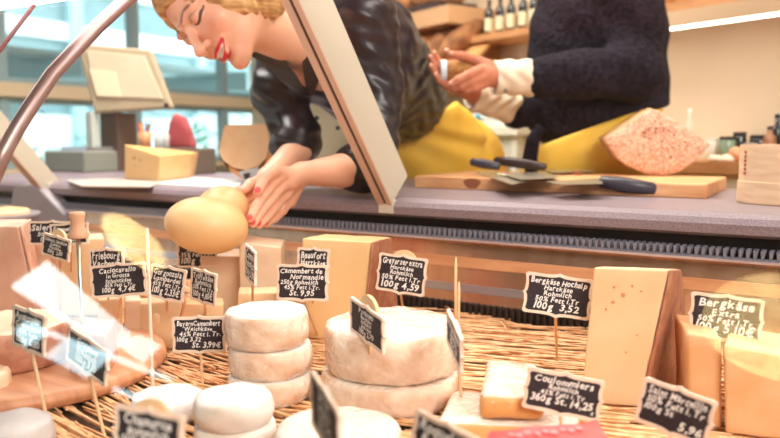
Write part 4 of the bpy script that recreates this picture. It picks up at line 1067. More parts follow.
# far hand: palm below, fingers rising on the far side of the bread
wr2 = W(478, 96, 2.06)
f2 = [([W(452, 84, 1.97), W(440, 74, 1.96), W(434, 65, 1.95), W(430.5, 57, 1.94)], [.012, .0105, .0095, .0075]),
      ([W(455, 82, 1.98), W(445, 70, 1.975), W(439, 62, 1.965), W(434, 53, 1.955)], [.012, .0105, .0095, .0075]),
      ([W(452, 86, 1.96), W(441, 80, 1.95), W(435, 73, 1.94), W(431, 66, 1.93)], [.012, .010, .0095, .0075]),
      ([W(462, 78, 1.99), W(456, 66, 1.99), W(451, 58, 1.985), W(447, 51, 1.975)], [.012, .011, .010, .008]),
      ([W(460, 90, 1.97), W(448, 86, 1.94), W(440, 80, 1.925), W(436, 75, 1.92)], [.014, .012, .0105, .008])]
handL = part_from([([wr2, W(462, 88, 2.0)], [.026, .024]), ([wr2, W(500, 104, 2.12)], [.026, .033])]+[(a, b, .006) for a, b in f2], .012, .003, kin=.004, kout=.015)
hm = W(600, 150, 2.20); nk = Vector((W(600, 0, 2.15).x, W(600, 0, 2.15).y, 1.56))
hx = Vector((nk.x-.06, nk.y, 1.70)); 
legsM = [([Vector((hm.x, hm.y+.09*s, .85)), Vector((hm.x, hm.y+.10*s, .48)), Vector((hm.x, hm.y+.10*s, .08))], [.09, .065, .045]) for s in (-1, 1)]
bodyM = part_from([([Vector((nk.x, nk.y, 1.36)), hm], [.13, .13])]+legsM, .02, .014, kout=.05)
def mhead(P):
    q = P-A(hx)
    d = ellip(q, (.015, 0, .03), (.098, .076, .095)); d = smin(d, ellip(q, (-.03, 0, -.035), (.062, .062, .085)), .03)
    d = smin(d, capsule(q, (-.088, 0, .005), (-.112, 0, -.03), .007, .011), .01)
    aq = q.copy(); aq[:, 1] = np.abs(q[:, 1])
    d = smax(d, -ellip(aq, (-.105, .031, .002), (.022, .02, .012)), .01); d = smin(d, ellip(aq, (-.075, .031, 0), (.014, .014, .012)), .004)
    d = smin(d, capsule(aq, (-.094, 0, -.066), (-.082, .024, -.064), .006, .004), .004)
    d = smin(d, ellip(aq, (.005, .078, -.005), (.017, .006, .03)), .006); d = smin(d, ellip(q, (-.08, 0, -.105), (.017, .02, .016)), .014)
    return smin(d, capsule(P, hx+Vector((.02, 0, -.06)), nk-Vector((0, 0, .06)), .055, .06), .03)
hl, hh = bounds([hx+Vector((-.13, -.1, -.22)), hx+Vector((.13, .1, .14))], .01)
def man_color(v):
    c = np.tile(CM['skin'], (len(v), 1)).astype(np.float64)
    for (a, b) in fm+f2:
        dd = np.sqrt(((v-A(a[-1])-A(camvec(-.003, .003, .005)))**2).sum(1)); c = mixc(c, CM['nail'], .7*(1-ss(dd, .005, .008)))
    return c
mroot = thing('person', Vector((hm.x, hm.y, 0)), 'person in dark knitted sweater and yellow apron holding a small brown loaf in both hands', 'person')
sdf_obj('body', [handR, handL, bodyM, (mhead, hl, hh, .004)], [M_SKIN2], mroot, man_color)
def mhair(P):
    q = P-A(hx); d = ellip(q, (.022, 0, .042), (.104, .084, .098)); return smax(d, -ellip(q, (-.10, 0, -.03), (.10, .085, .085)), .01)
sdf_obj('hair', [(mhair, hl+0, hh+.03, .005)], [mat('dark_hair', rgb(50, 38, 32), rough=.5)], mroot)
# sweater
sh = W(618, -22, 2.04); shf = W(585, -22, 2.34)
el = W(636, 72, 2.00); cf = W(541, 77, 1.965)
tors = [([W(606, -40, 2.20), W(602, 30, 2.20), W(600, 100, 2.20)], [.16, .175, .168], .04), ([W(586, -30, 2.2), W(575, 40, 2.2), W(566, 108, 2.2)], [.12, .13, .125], .05), ([W(618, 30, 2.22), W(620, 112, 2.22)], [.12, .145], .05)]
swf, slo, shi, _ = part_from(tors+[([sh, W(634, 20, 2.03), el], [.09, .078, .068], .03), ([el, W(585, 74, 1.99), cf], [.070, .064, .055], .03),
                          ([W(556, 40, 2.30), W(548, 100, 2.22), W(517, 112, 2.15)], [.07, .064, .052], .03)], .02, .006, kin=.03)
def swc(P):
    d = swf(P)+.0014*np.sin(P[:, 2]*520)*.4+.003*np.sin(P[:, 0]*40+P[:, 2]*50)
    a = W(530, 156, 2.2); b = W(668, 106, 2.2); c = W(600, 131, 2.6)
    n = (b-a).cross(c-a).normalized()
    if n.dot(UP) > 0: n = -n
    body = smax(d, (P-A(a))@A(n), .01)
    return body
sdf_obj('sweater', [(swc, slo, shi, .0065)], [M_SWEAT], mroot)
def rough_cuff(name, a, b, ra, rb):
    g, l, h_, _ = part_from([([a, b], [ra, rb])], .015, .003)
    ax = A(b-a); L = float(np.sqrt(ax@ax)); ax = ax/L
    def f(P):
        t = (P-A(a))@ax; d = g(P)+.0022*np.sin(t*130+np.sin(P[:, 2]*60)*3)
        d = smax(d, -t-.002, .003); d = smax(d, t-L, .003)
        return smax(d, -(capsule(P, a-(b-a)*.3, b+(b-a)*.3, ra*.0+.029, .033)), .002)
    return sdf_obj(name, [(f, l, h_, .003)], [M_CUFF], mroot)
cu = rough_cuff('shirt_cuff', W(494, 77, 1.95), W(534, 78, 1.97), .044, .049)
rough_cuff('shirt_cuff', W(472, 96, 2.06), W(512, 107, 2.14), .040, .048)
mb = MB(); mb.lathe([(.002, -.001), (.0045, -.001), (.0045, .0015), (.002, .002)], W(506, 91, 1.925), 12, M=(-FW).to_track_quat('Z', 'Y').to_matrix().to_4x4()); mb.build('cuff_button', M_BTN, cu)
apm = part_from([([W(604, 120, 2.20), W(600, 160, 2.20), W(600, 190, 2.22)], [.165, .18, .185]), ([W(572, 130, 2.18), W(565, 180, 2.2)], [.12, .13])], .03, .010, kin=.05, kout=.05)
ska = part_from([([Vector((hm.x, hm.y, .85)), Vector((hm.x, hm.y, .45))], [.19, .19])], .02, .014)
def apm2(P):
    a = W(530, 160, 2.2); b = W(668, 112, 2.2); c = W(600, 136, 2.6); n = (b-a).cross(c-a).normalized()
    if n.dot(UP) < 0: n = -n
    return smax(apm[0](P), (P-A(a))@A(n)-.03, .01)
sdf_obj('apron', [(apm2, apm[1], apm[2], apm[3]), ska], [M_APRON], mroot)
mb = MB(); mb.tube([W(541, 126, 2.02), W(533, 140, 2.03), W(530, 158, 2.05), W(532, 176, 2.08)], [.012, .02, .022, .016], 10); mb.build('apron_tie', M_SWEAT, mroot, smooth=True)
mb = MB()
for l in legsM:
    p = l[0][-1]; mb.box((p.x-.20, p.y-.05, 0), (p.x+.09, p.y+.05, .09), bev=.02)
mb.build('shoe', M_DARKT, mroot, smooth=True)
# the loaf he holds
cL = W(455, 71, 1.925); root = thing('small_loaf', cL, 'small dark brown loaf with a white label held between the hands of the sweatered person', 'bread')
mb = MB(); M = Matrix.Translation(W(441, 71, 1.93)) @ (RT*1+UP*.02).to_track_quat('Z', 'Y').to_matrix().to_4x4()
Lf = 27*1.93/FPX
mb.lathe([(.015, 0), (.025, .001), (.027, .006), (.027, Lf*.7), (.022, Lf), (.01, Lf+.006)], (0, 0, 0), 28, M=M)
mb.build('crust', mat('loaf_crust', rgb(150, 98, 44), rgb(188, 134, 72), rough=.7, nscale=70, bump=.8), root, smooth=True, noise_amp=.0015, noise_sc=90)
mb = MB(); mb.lathe([(.0278, -.001), (.0286, 0), (.0286, .013), (.0278, .014)], (0, 0, 0), 28, M=M); mb.build('label_band', mat('pale_blue_label', rgb(214, 228, 240), rough=.4), root)
def plog(*a):
    pass
# ------------------------------------------------------------------ the room
def struct(name, mb, m, **k):
    o = mb.build(name, m, None, **k); o['kind'] = 'structure'; return o
M_WALL = mat('warm_white_wall', rgb(214, 194, 166), rgb(206, 186, 158), rough=.8, nscale=3)
M_FLOOR = mat('floor_tiles', rgb(172, 150, 132), rgb(186, 166, 150), rough=.5, nscale=4)
mb = MB(); mb.box((-5.2, -6.5, -.1), (5.5, 6.0, 0)); struct('floor', mb, M_FLOOR)
M_FAR = mat('taupe_wall', rgb(150, 128, 112), rough=.8); M_CEIL = mat('greige_ceiling', rgb(132, 120, 110), rough=.9)
mb = MB(); mb.box((-9, -6.6, 0), (3.4, -6.5, 3)); struct('wall_front', mb, M_FAR)
mb = MB(); mb.box((3.3, -6.5, 0), (3.4, 3.0, 3)); struct('wall_right', mb, M_WALL)
mb = MB(); mb.box((-9, -6.6, 2.95), (3.4, 6.0, 3.05)); struct('ceiling', mb, M_CEIL)
mb = MB(); mb.box((-9, -6.5, 2.3), (-8.9, -1.0, 3)); mb.box((-9, -6.5, 0), (-8.9, -1, .9)); struct('wall_entrance', mb, M_FAR)
# back wall runs from right to the window corner
u = Vector((-.904, .427, 0)).normalized(); nW = Vector((-u.y, u.x, 0)); nW = -nW if nW.dot(C0) > 0 and False else nW
P0 = W(720, 138, 2.65); P0.z = 0
if (C0-P0).dot(nW) < 0: nW = -nW
def WP(s, out=0, z=0): return P0+u*s+nW*out+Vector((0, 0, z))
def wall_px(px, py, out=0):
    r = ray(px, py); t = ((P0+nW*out)-C0).dot(nW)/r.dot(nW); p = C0+r*t; return (p-P0).dot(u), p.z, t
S_END = (4.05+P0.x)/.904
mb = MB(); mb.prism([WP(-2.5), WP(S_END), WP(S_END, -.15), WP(-2.5, -.15)], (0, 0, 2.9)); struct('wall_back', mb, M_WALL)
def wbox(mb, s0, s1, o0, o1, z0, z1, m=0):
    mb.prism([WP(s0, o0, z0), WP(s1, o0, z0), WP(s1, o1, z0), WP(s0, o1, z0)], (0, 0, z1-z0), m)
# left wall: low wall, window band, header
XW = -4.05
mb = MB(); mb.box((XW-.15, -1.0, 0), (XW, 5.2, .82)); struct('wall_left', mb, mat('light_wall_panel', rgb(206, 214, 210), rough=.6))
mb = MB(); mb.box((XW-.15, -1.0, 2.2), (XW, 5.2, 2.9)); struct('wall_left', mb, M_WALL)
M_FR = mat('window_frame_grey', rgb(150, 178, 184), rough=.5); M_BEAM = mat('cream_beam', rgb(226, 204, 172), rough=.6)
mb = MB(); mb.box((XW-.06, -1.0, 1.235), (XW+.05, 5.2, 1.315)); struct('trim_1', mb, M_BEAM)
ys = [-1.0, .9, 1.75, 2.55, 3.5, 4.35, 5.2]
for i in range(6):
    y0, y1 = ys[i], ys[i+1]
    w = bpy.data.objects.new('window_%d' % (i+1), None); COL.objects.link(w); w.location = (XW, (y0+y1)/2, .82); w['kind'] = 'structure'
    mb = MB()
    for (a, b) in ((.82, .86), (1.20, 1.24), (1.31, 1.35), (2.16, 2.2)): mb.box((XW-.05, y0, a), (XW+.0, y1, b))
    mb.box((XW-.06, y0-.03, .82), (XW+.01, y0+.03, 2.2)); mb.build('window_frame', M_FR, w)
    mb = MB(); mb.box((XW-.03, y0+.03, .86), (XW-.024, y1-.03, 1.2)); mb.box((XW-.03, y0+.03, 1.35), (XW-.024, y1-.03, 2.16)); mb.build('window_pane', M_GLASS, w)
mb = MB(); mb.box((XW, -1.0, .80), (XW+.22, 5.0, .825)); struct('trim_2', mb, M_BEAM)
# outside: hall roof trusses, pale facades, planting
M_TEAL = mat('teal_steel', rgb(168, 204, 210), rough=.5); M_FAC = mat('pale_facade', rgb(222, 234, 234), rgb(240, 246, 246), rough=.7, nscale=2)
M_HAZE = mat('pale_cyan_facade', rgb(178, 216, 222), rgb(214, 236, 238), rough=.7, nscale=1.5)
mb = MB(); mb.box((-40, -25, -.6), (XW-.2, 40, -.5)); o = mb.build('ground_outside', mat('paving', rgb(220, 224, 220), rough=.8)); o['kind'] = 'structure'
rn = random.Random(11)
def building(cx, cy, w, d, h, m, label):
    root = thing('street_kiosk', (cx, cy, -.5), label, 'building')
    mb = MB(); mb.box((cx-w/2, cy-d/2, -.5), (cx+w/2, cy+d/2, h)); mb.build('facade', m, root)
    mb = MB(); k = int(d/1.4)
    for i in range(k):
        for j in range(int(h/1.2)):
            y = cy-d/2+.5+i*1.4; z = .2+j*1.2
            mb.box((cx+w/2, y, z), (cx+w/2+.03, y+.8, z+.7))
    mb.build('window', M_TEAL, root)
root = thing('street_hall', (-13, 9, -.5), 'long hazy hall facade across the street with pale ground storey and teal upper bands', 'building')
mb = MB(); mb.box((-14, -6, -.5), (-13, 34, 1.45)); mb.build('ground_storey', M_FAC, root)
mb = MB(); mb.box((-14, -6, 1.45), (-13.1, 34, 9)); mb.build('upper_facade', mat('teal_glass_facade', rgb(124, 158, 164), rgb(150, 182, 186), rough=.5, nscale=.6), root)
for i, z in enumerate((2.0, 2.9, 3.9, 5.2)):
    mb = MB(); mb.box((-13.1, -6, z), (-12.98, 34, z+[.22, .34, .18, .5][i])); mb.build('light_band', M_FAC, root)
for i in range(11):
    mb = MB(); mb.box((-13.1, -4+i*3.4, -.5), (-12.92, -3.7+i*3.4, 9)); mb.build('pillar', M_TEAL, root)
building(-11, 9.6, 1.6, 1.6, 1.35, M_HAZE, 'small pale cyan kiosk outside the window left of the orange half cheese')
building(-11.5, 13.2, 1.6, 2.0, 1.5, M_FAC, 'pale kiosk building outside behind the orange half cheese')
root = thing('roof_truss', (XW-2.6, 3, -.5), 'teal steel canopy truss standing outside above the windows', 'truss')
mb = MB(); mb.box((XW-3.4, -1, 1.60), (XW-2.2, 9, 1.64)); mb.box((XW-1.4, -1, 1.60), (XW-.9, 9, 1.64))
for y in (.2, 2.1, 3.6, 5.4, 7.2): mb.box((XW-3.2, y, 1.45), (XW-.7, y+.1, 1.62)); 
for y in (.7, 4.2, 7.8): mb.box((XW-2.7, y, -.5), (XW-2.55, y+.13, 1.62))
mb.build('frame', M_TEAL, root)
for i in range(5):
    mb = MB(); mb.tube([(XW-2.6, .7+i*1.5, 1.5), (XW-2.6, 1.6+i*1.5, 1.25)], .02, 6); mb.build('brace', M_TEAL, root)
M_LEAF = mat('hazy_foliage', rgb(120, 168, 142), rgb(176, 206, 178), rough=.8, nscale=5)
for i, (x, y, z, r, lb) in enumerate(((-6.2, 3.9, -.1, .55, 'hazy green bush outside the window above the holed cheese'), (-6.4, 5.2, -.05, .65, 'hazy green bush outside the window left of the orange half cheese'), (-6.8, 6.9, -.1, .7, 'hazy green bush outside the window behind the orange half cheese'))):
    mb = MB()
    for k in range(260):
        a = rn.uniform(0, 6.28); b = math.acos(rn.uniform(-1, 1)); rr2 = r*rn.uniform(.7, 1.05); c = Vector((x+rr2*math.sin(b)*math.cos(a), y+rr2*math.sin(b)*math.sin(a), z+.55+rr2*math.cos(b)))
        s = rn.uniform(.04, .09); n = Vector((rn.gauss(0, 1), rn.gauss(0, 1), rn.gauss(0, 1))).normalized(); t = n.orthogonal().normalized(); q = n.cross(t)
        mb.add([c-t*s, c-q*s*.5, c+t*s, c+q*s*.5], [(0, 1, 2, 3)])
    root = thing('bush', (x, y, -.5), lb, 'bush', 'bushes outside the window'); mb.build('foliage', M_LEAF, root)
    mb = MB(); mb.tube([(x, y, -.5), (x, y, z+.5)], .04, 6); mb.build('stem', M_TUBE, root)

# ------------------------------------------------------------------ till display and machines on the worktop's rear at the left
DD = 2.55
rt = onz(95, 172, Z_TOP); till = thing('scale_display', (rt.x, rt.y, Z_TOP), 'cream shop scale with big tilted display panel at the left rear of the worktop', 'scale')
d = (rt-C0).dot(FW); k = d/FPX
def slab(name, px4, dd, th, m, parent, bev=.004, dds=None):
    F = [W(x, y, dd if dds is None else q) for (x, y), q in zip(px4, dds or [dd]*4)]; mb = MB(); mb.prism(F, FW*th); return mb.build(name, m, parent, bevel=bev)
M_SCR = mat('dull_display', rgb(206, 194, 168), rgb(216, 206, 182), rough=.25, nscale=4); M_CASE = mat('putty_plastic', rgb(176, 160, 134), rough=.45)
pan = slab('display_housing', [(76, 43), (151, 49), (173, 108), (94, 113)][::-1], d, .035, M_CASE, till, .01)
sc_ = slab('screen', [(86, 50), (144, 56), (163, 99), (96, 96)][::-1], d-.006, .01, M_SCR, pan, .002)
slab('lit_field', [(89, 69), (115, 72), (121, 97), (97, 96)][::-1], d-.009, .004, mat('lit_field', rgb(228, 216, 186), rough=.3), pan, .001)
mb = MB(); mb.lathe([(.002, 0), (.008, 0), (.008, .012), (.004, .013)], W(166, 105, d-.012), 12, M=FW.to_track_quat('Z', 'Y').to_matrix().to_4x4()); mb.build('knob', M_BLACK, pan)
mb = MB(); p = W(92, 112, d+.02); mb.box((p.x-.018, p.y-.018, Z_TOP), (p.x+.018, p.y+.018, p.z), bev=.003); mb.build('post', mat('pale_post', rgb(200, 208, 200), rough=.4), till)
p = W(78, 160, d+.04); mb = MB(); mb.box((p.x-.115, p.y-.06, Z_TOP), (p.x+.115, p.y+.12, W(78, 151, d).z), bev=.006); mb.build('base', mat('green_grey_plastic', rgb(140, 144, 132), rough=.4), till)
mb = MB(); mb.box((p.x-.04, p.y-.04, W(78, 151, d).z), (p.x+.10, p.y+.1, W(78, 148, d).z+.004)); mb.build('weighing_plate', M_STEELB, till)
p = W(116, 150, d+.10); mb = MB(); mb.box((p.x-.05, p.y-.03, Z_TOP), (p.x+.05, p.y+.06, W(116, 113, d+.1).z), bev=.004); 
tag(mb.build('dark_card_terminal', mat('brown_black_plastic', rgb(104, 86, 76), rough=.5), None, origin=(p.x, p.y, Z_TOP)), 'dark brown box machine standing under the tilted display panel', 'machine')
p = W(163, 165, 2.62); zt2 = W(163, 148, 2.62).z; mb = MB(); mb.box((p.x-.10, p.y+.0, Z_TOP), (p.x+.16, p.y+.10, zt2), bev=.006)
tag(mb.build('dark_tray_box', mat('warm_grey_plastic', rgb(112, 100, 92), rough=.5), None, origin=(p.x, p.y, Z_TOP)), 'long low grey box behind the holed cheese wedge', 'box')
cup = thing('pencil_pot', (W(145, 148, 2.66).x, W(145, 148, 2.66).y, zt2), 'brown pot full of coloured pencils on the low grey box', 'pencil pot'); q = Vector(cup.location)
mb = MB(); mb.lathe([(.018, 0), (.022, .002), (.024, .055), (.021, .056), (.02, .03)], q, 20); mb.build('pot', M_WOODR, cup, smooth=True)
for i, cc_ in enumerate(((220, 90, 60), (90, 170, 90), (80, 130, 200), (235, 190, 60), (200, 80, 140), (240, 140, 60))):
    a = i*1.05; mb = MB(); mb.tube([q+Vector((.006*math.cos(a), .006*math.sin(a), .003)), q+Vector((.022*math.cos(a), .022*math.sin(a), .085+.004*(i % 3)))], .0035, 6); mb.build('pencil', mat('pencil_%d' % i, rgb(*cc_), rough=.5), cup)
for x, lb in ((158, 'left of two small white jars beside the pencil pot'), (166, 'right of two small white jars beside the pencil pot')):
    p = W(x, 148, 2.66); p = Vector((p.x, p.y, zt2)); mb = MB(); mb.lathe([(.010, 0), (.0125, .002), (.0125, .045), (.009, .052), (.009, .058), (.004, .059)], p, 16); tag(mb.build('white_jar', M_PAPER, None, smooth=True, origin=p), lb, 'jar', 'small white jars')
p = W(178, 148, 2.68); p = Vector((p.x, p.y, zt2)); root = thing('red_bag', p, 'dark red soft bag standing behind the pencils and white jars', 'bag')
mb = MB(); mb.prism([p+RT*x+Vector((0, 0, z)) for x, z in ((-.05, 0), (.06, 0), (.045, .06), (.02, .11), (-.012, .125), (-.03, .09))], FW*.05); mb.build('cloth', mat('dusty_red_cloth', rgb(176, 82, 88), rough=.8), root, smooth=True, bevel=.01, sub=.03, noise_amp=.008)

# ------------------------------------------------------------------ back wall: LED shelf, jars, bottle shelf, bread shelves
sA, zA, _ = wall_px(780, 14, .25); sB, zB, _ = wall_px(655, 31, .25)
zl = (zA+zB)/2; SE_ = wall_px(610, 20, .13)[0]
root = thing('lit_wall_shelf', WP(.2, 0, zl), 'long wall shelf with a warm light strip under its front edge at the upper right', 'shelf')
M_SHW = mat('shelf_wood', rgb(176, 122, 78), rgb(206, 150, 100), rough=.6, nscale=6, stretch=(1, 1, 6))
mb = MB(); wbox(mb, -1.2, SE_, 0, .26, zl+.055, zl+.085); mb.build('board', M_SHW, root)
mb = MB(); wbox(mb, -1.2, SE_, .235, .26, zl+.006, zl+.055); mb.build('front_rail', mat('shelf_rail', rgb(190, 160, 128), rough=.6), root)
mb = MB(); wbox(mb, -1.2, SE_, .225, .245, zl-.001, zl+.006); mb.build('light_strip', mat('warm_strip', rgb(255, 240, 215), emis=(1, .93, .80, 1), estr=6), root)
rn = random.Random(9)
M_BREADS = [mat('bread_crust_%d' % i, rgb(*a), rgb(*b), rough=.75, nscale=25, bump=.6) for i, (a, b) in enumerate((((150, 92, 50), (200, 142, 86)), ((176, 118, 66), (222, 168, 108)), ((120, 76, 46), (168, 116, 72))))]
def loaf(c, L, r, ang, tilt, m, lb, grp):
    mb = MB(); d = Vector((u.x*math.cos(ang)+nW.x*math.sin(ang), u.y*math.cos(ang)+nW.y*math.sin(ang), math.tan(tilt))).normalized()
    N_ = 9; pts = [c+d*L*(i/(N_-1)-.5) for i in range(N_)]; rad = [r*math.sqrt(max(.04, 1-(2*i/(N_-1)-1)**2)) for i in range(N_)]
    mb.tube(pts, rad, 14); return tag(mb.build('bread_loaf', m, None, smooth=True, origin=c, noise_amp=.008, noise_sc=18), lb, 'bread', grp)
# things on the lit shelf
desc = ['rust-brown loaf', 'long golden loaf', 'dark loaf', 'golden round loaf', 'brown loaf', 'small golden loaf', 'crusty brown loaf', 'pale loaf']
pos = [668, 690, 712, 734, 756, 778]
for i, x in enumerate(pos):
    s_, z_, _ = wall_px(x, 14-.14*(x-720), .14)
    loaf(WP(s_, .14, zl+.085+.035), .17, .035, rn.uniform(-.1, .1), 0, M_BREADS[i % 3], '%s on the lit upper-right shelf, number %s from its left visible end' % (['rust-brown loaf', 'golden loaf', 'dark brown loaf'][i % 3], ['one', 'two', 'three', 'four', 'five', 'six'][i]), 'loaves on the lit shelf')
# wooden sideboard at right below the wall
sL, zL, _ = wall_px(640, 160, .30)
root = thing('back_sideboard', WP(-.2, .2, 0), 'wooden-topped sideboard against the rear wall behind the cutting board', 'sideboard')
ztop = .925
mb = MB(); wbox(mb, -1.25, .40, .02, .34, ztop-.035, ztop); mb.build('top', M_SHW, root)
mb = MB(); wbox(mb, -1.25, .38, .02, .31, 0, ztop-.035); mb.build('cabinet', mat('cream_cabinet', rgb(222, 206, 184), rough=.6), root)
def bottle(px, out, h, r, m, name, lb, cat='bottle', cap=None, lab=None, ribs=None, grp='jars and bottles on the rear sideboard', z=None, s=None):
    s_ = wall_px(px, 150, out)[0] if s is None else s
    p = WP(s_, out, ztop if z is None else z); root = thing(name, p, lb, cat, grp)
    mb = MB(); mb.lathe([(r*.8, 0), (r, .004), (r, h*.62), (r*.85, h*.72), (r*.42, h*.80), (r*.40, h*.96), (r*.3, h*.965)], p, 20); mb.build('glass_body', m, root, smooth=True)
    mb = MB(); mb.lathe([(r*.46, h*.93), (r*.46, h), (r*.3, h+.002)], p, 14); mb.build('cap', cap or M_BLACK, root)
    if lab: mb = MB(); mb.lathe([(r*.98, h*.15), (r*1.03, h*.16), (r*1.03, h*.5), (r*.98, h*.51)], p, 20); mb.build('label', lab, root)
def jar(px, out, h, r, m, lb, lid=None):
    p = WP(wall_px(px, 150, out)[0], out, ztop); root = thing('jar', p, lb, 'jar', 'jars and bottles on the rear sideboard')
    mb = MB(); mb.lathe([(r*.85, 0), (r, .005), (r, h*.8), (r*.9, h*.86), (r*.5, h*.87)], p, 20); mb.build('jar_body', m, root, smooth=True)
    mb = MB(); mb.lathe([(r*.93, h*.86), (r*.95, h*.87), (r*.95, h*.99), (r*.6, h)], p, 20); mb.build('lid', lid or M_BLACK, root)
M_DG = mat('dark_glass', rgb(36, 38, 40), rough=.15, coat=.5); M_WJ = mat('white_jar_glaze', rgb(222, 220, 208), rough=.3); M_GJ = mat('green_glass_jar', rgb(126, 148, 126), rough=.2)
M_LAB = mat('cream_label', rgb(222, 214, 178), rough=.7); M_REDL = mat('red_label', rgb(200, 60, 50), rough=.6); M_BRN = mat('brown_jar', rgb(150, 104, 76), rough=.4)
bottle(688, .24, .17, .016, mat('clear_grey_glass', rgb(206, 196, 176), rough=.1), 'bottle', 'slim clear bottle with a red label beside the pitted cheese', cap=M_PAPER, lab=M_REDL)
jar(714, .14, .075, .026, M_WJ, 'whitish jar leftmost of the jars on the rear sideboard', M_WJ)
jar(727, .16, .080, .026, M_GJ, 'greenish glass jar with a dark lid next to the whitish jar')
jar(739, .10, .095, .022, M_DG, 'dark narrow jar behind the round brown ball')
jar(750, .20, .060, .024, M_WJ, 'low white-bodied jar with a silver lid behind the spruce box', M_STEELB)
jar(758, .08, .085, .028, M_DG, 'dark square-shouldered jar behind the spruce box')
bottle(769, .16, .11, .020, M_BRN, 'bottle', 'small brown bottle with a pale label near the right edge', lab=M_LAB)
bottle(776, .08, .15, .020, M_DG, 'bottle', 'tall dark bottle at the right edge of the sideboard')
jar(790, .14, .09, .024, M_DG, 'dark jar cut by the right edge of the picture')
p = WP(wall_px(736, 150, .26)[0], .26, ztop); mb = MB(); mb.lathe([(.006, 0), (.018, .006), (.024, .018), (.024, .028), (.017, .042), (.005, .048)], p, 20); tag(mb.build('brown_ball_pot', M_WOODR, None, smooth=True, origin=p), 'small round light brown pot in front of the jars', 'pot')
for x, lb in ((716, 'left white crumpled cloth bundle on the sideboard'), (726, 'right white crumpled cloth bundle on the sideboard')):
    p = WP(wall_px(x, 150, .28)[0], .28, ztop); mb = MB(); mb.lathe([(.01, 0), (.026, .003), (.028, .010), (.018, .020), (.004, .023)], p, 16); tag(mb.build('cloth_bundle', M_CUFF, None, smooth=True, origin=p, noise_amp=.006, noise_sc=40), lb, 'cloth', 'white bundles on the sideboard')
# bottle shelf
s0, z0_, _ = wall_px(560, 24, .2); s1_, z1_, _ = wall_px(455, 38, .2)
zs = (z0_+z1_)/2
root = thing('bottle_shelf', WP(s0, 0, zs), 'short wooden wall shelf carrying a row of small labelled bottles', 'shelf')
mb = MB(); wbox(mb, s0-.5, s1_-.03, 0, .22, zs-.03, zs); mb.build('board', M_SHW, root)
for q in (s0-.2, s1_-.1):
    mb = MB(); wbox(mb, q, q+.02, 0, .16, zs-.10, zs-.03); mb.build('bracket', M_SHW, root)
nb = 0
for x in (489, 500, 511, 523, 534, 545):
    nb += 1
    bottle(x, .12, .17, .021, M_DG, 'oil_bottle', ['leftmost', 'second', 'third', 'fourth', 'fifth', 'sixth'][nb-1]+' from the left of the small dark bottles on the bottle shelf', lab=M_LAB, grp='small dark bottles on the wall shelf', z=zs, s=wall_px(x, 20, .12)[0])
# bread shelves left of it
s2_, z2_, _ = wall_px(452, 17, .3); s3_, z3_, _ = wall_px(385, 27, .3); zb2 = (z2_+z3_)/2
root = thing('bread_shelf', WP(s2_, 0, zb2), 'upper pale wooden bread shelf with a dark tray behind the leaning person', 'shelf')
mb = MB(); wbox(mb, s2_-.0, s3_+.8, 0, .32, zb2-.035, zb2+.045); mb.build('board', mat('pale_shelf', rgb(204, 160, 118), rough=.6), root)
mb = MB(); wbox(mb, s2_+.12, s3_+.7, .05, .28, zb2+.045, zb2+.085); mb.build('tray', M_KHAN2, root)
for i in range(6):
    loaf(WP(s2_+.2+i*.17, .16, zb2+.085+.05), .19, .055, .9+rn.uniform(-.2, .2), 0, M_BREADS[(i+1) % 3], ['rightmost', 'second from right', 'third from right', 'fourth from right', 'fifth from right', 'leftmost'][i]+' loaf in the dark tray on the upper bread shelf', 'loaves in the upper tray')
s4_, z4_, _ = wall_px(462, 90, .35); s5_, z5_, _ = wall_px(385, 80, .35); zb3 = wall_px(440, 84, .3)[1]
root = thing('bread_rack', WP(s4_, 0, zb3), 'sloping wooden rack holding leaning loaves behind the held loaf', 'rack')
mb = MB(); wbox(mb, s4_, s5_+.7, 0, .40, zb3-.04, zb3); mb.build('bottom_board', M_SHW, root)
mb = MB(); mb.prism([WP(s4_, .02, zb3+.30), WP(s5_+.7, .02, zb3+.30), WP(s5_+.7, .38, zb3+.0), WP(s4_, .38, zb3+.0)], (0, 0, .02)); mb.build('sloping_board', mat('golden_rack_wood', rgb(206, 150, 92), rgb(220, 168, 108), rough=.6, nscale=5), root)
mb = MB(); wbox(mb, s4_, s4_+.02, 0, .40, zb3-.04, zb3+.10); mb.build('side_panel', M_SHW, root)
nm = ['rightmost', 'second from right', 'third from right', 'fourth from right', 'fifth from right', 'sixth from right']
for i, x in enumerate((467, 450, 432, 416, 402, 388)):
    s_, z_, _ = wall_px(x, 46, .2); loaf(WP(s_, .24, zb3+.205), .30, .050, math.pi/2-.15, -.62, M_BREADS[[2, 2, 0, 1, 1, 0][i]], nm[i]+' of the oval loaves leaning in the sloping rack', 'loaves in the sloping rack')
# preparation table behind, with trays and a blue cloth
M_KIT = mat('pale_kitchen_white', rgb(222, 222, 206), rough=.5)
pk = W(500, 128, 3.1); zk = pk.z
root = thing('prep_table', Vector((pk.x, pk.y, 0)), 'pale kitchen table behind the two people below the hands', 'table')
def rbox(mb, c, w, dpt, z0, z1):
    mb.prism([c+u*(-w/2)-nW*(dpt/2)+Vector((0, 0, z0)), c+u*(w/2)-nW*(dpt/2)+Vector((0, 0, z0)), c+u*(w/2)+nW*(dpt/2)+Vector((0, 0, z0)), c-u*(w/2)+nW*(dpt/2)+Vector((0, 0, z0))], (0, 0, z1-z0))
cT = Vector((pk.x, pk.y, 0)); mb = MB(); rbox(mb, cT, .62, .4, zk-.03, zk); mb.build('table_top', M_KIT, root)
for a in (-1, 1):
    for b in (-1, 1):
        mb = MB(); rbox(mb, cT+u*(.28*a)+nW*(.17*b), .03, .03, 0, zk-.03); mb.build('leg', M_KIT, root)
mb = MB(); rbox(mb, cT, .56, .36, zk-.13, zk-.03); mb.build('apron_panel', mat('kitchen_shadow_white', rgb(206, 206, 190), rough=.5), root)
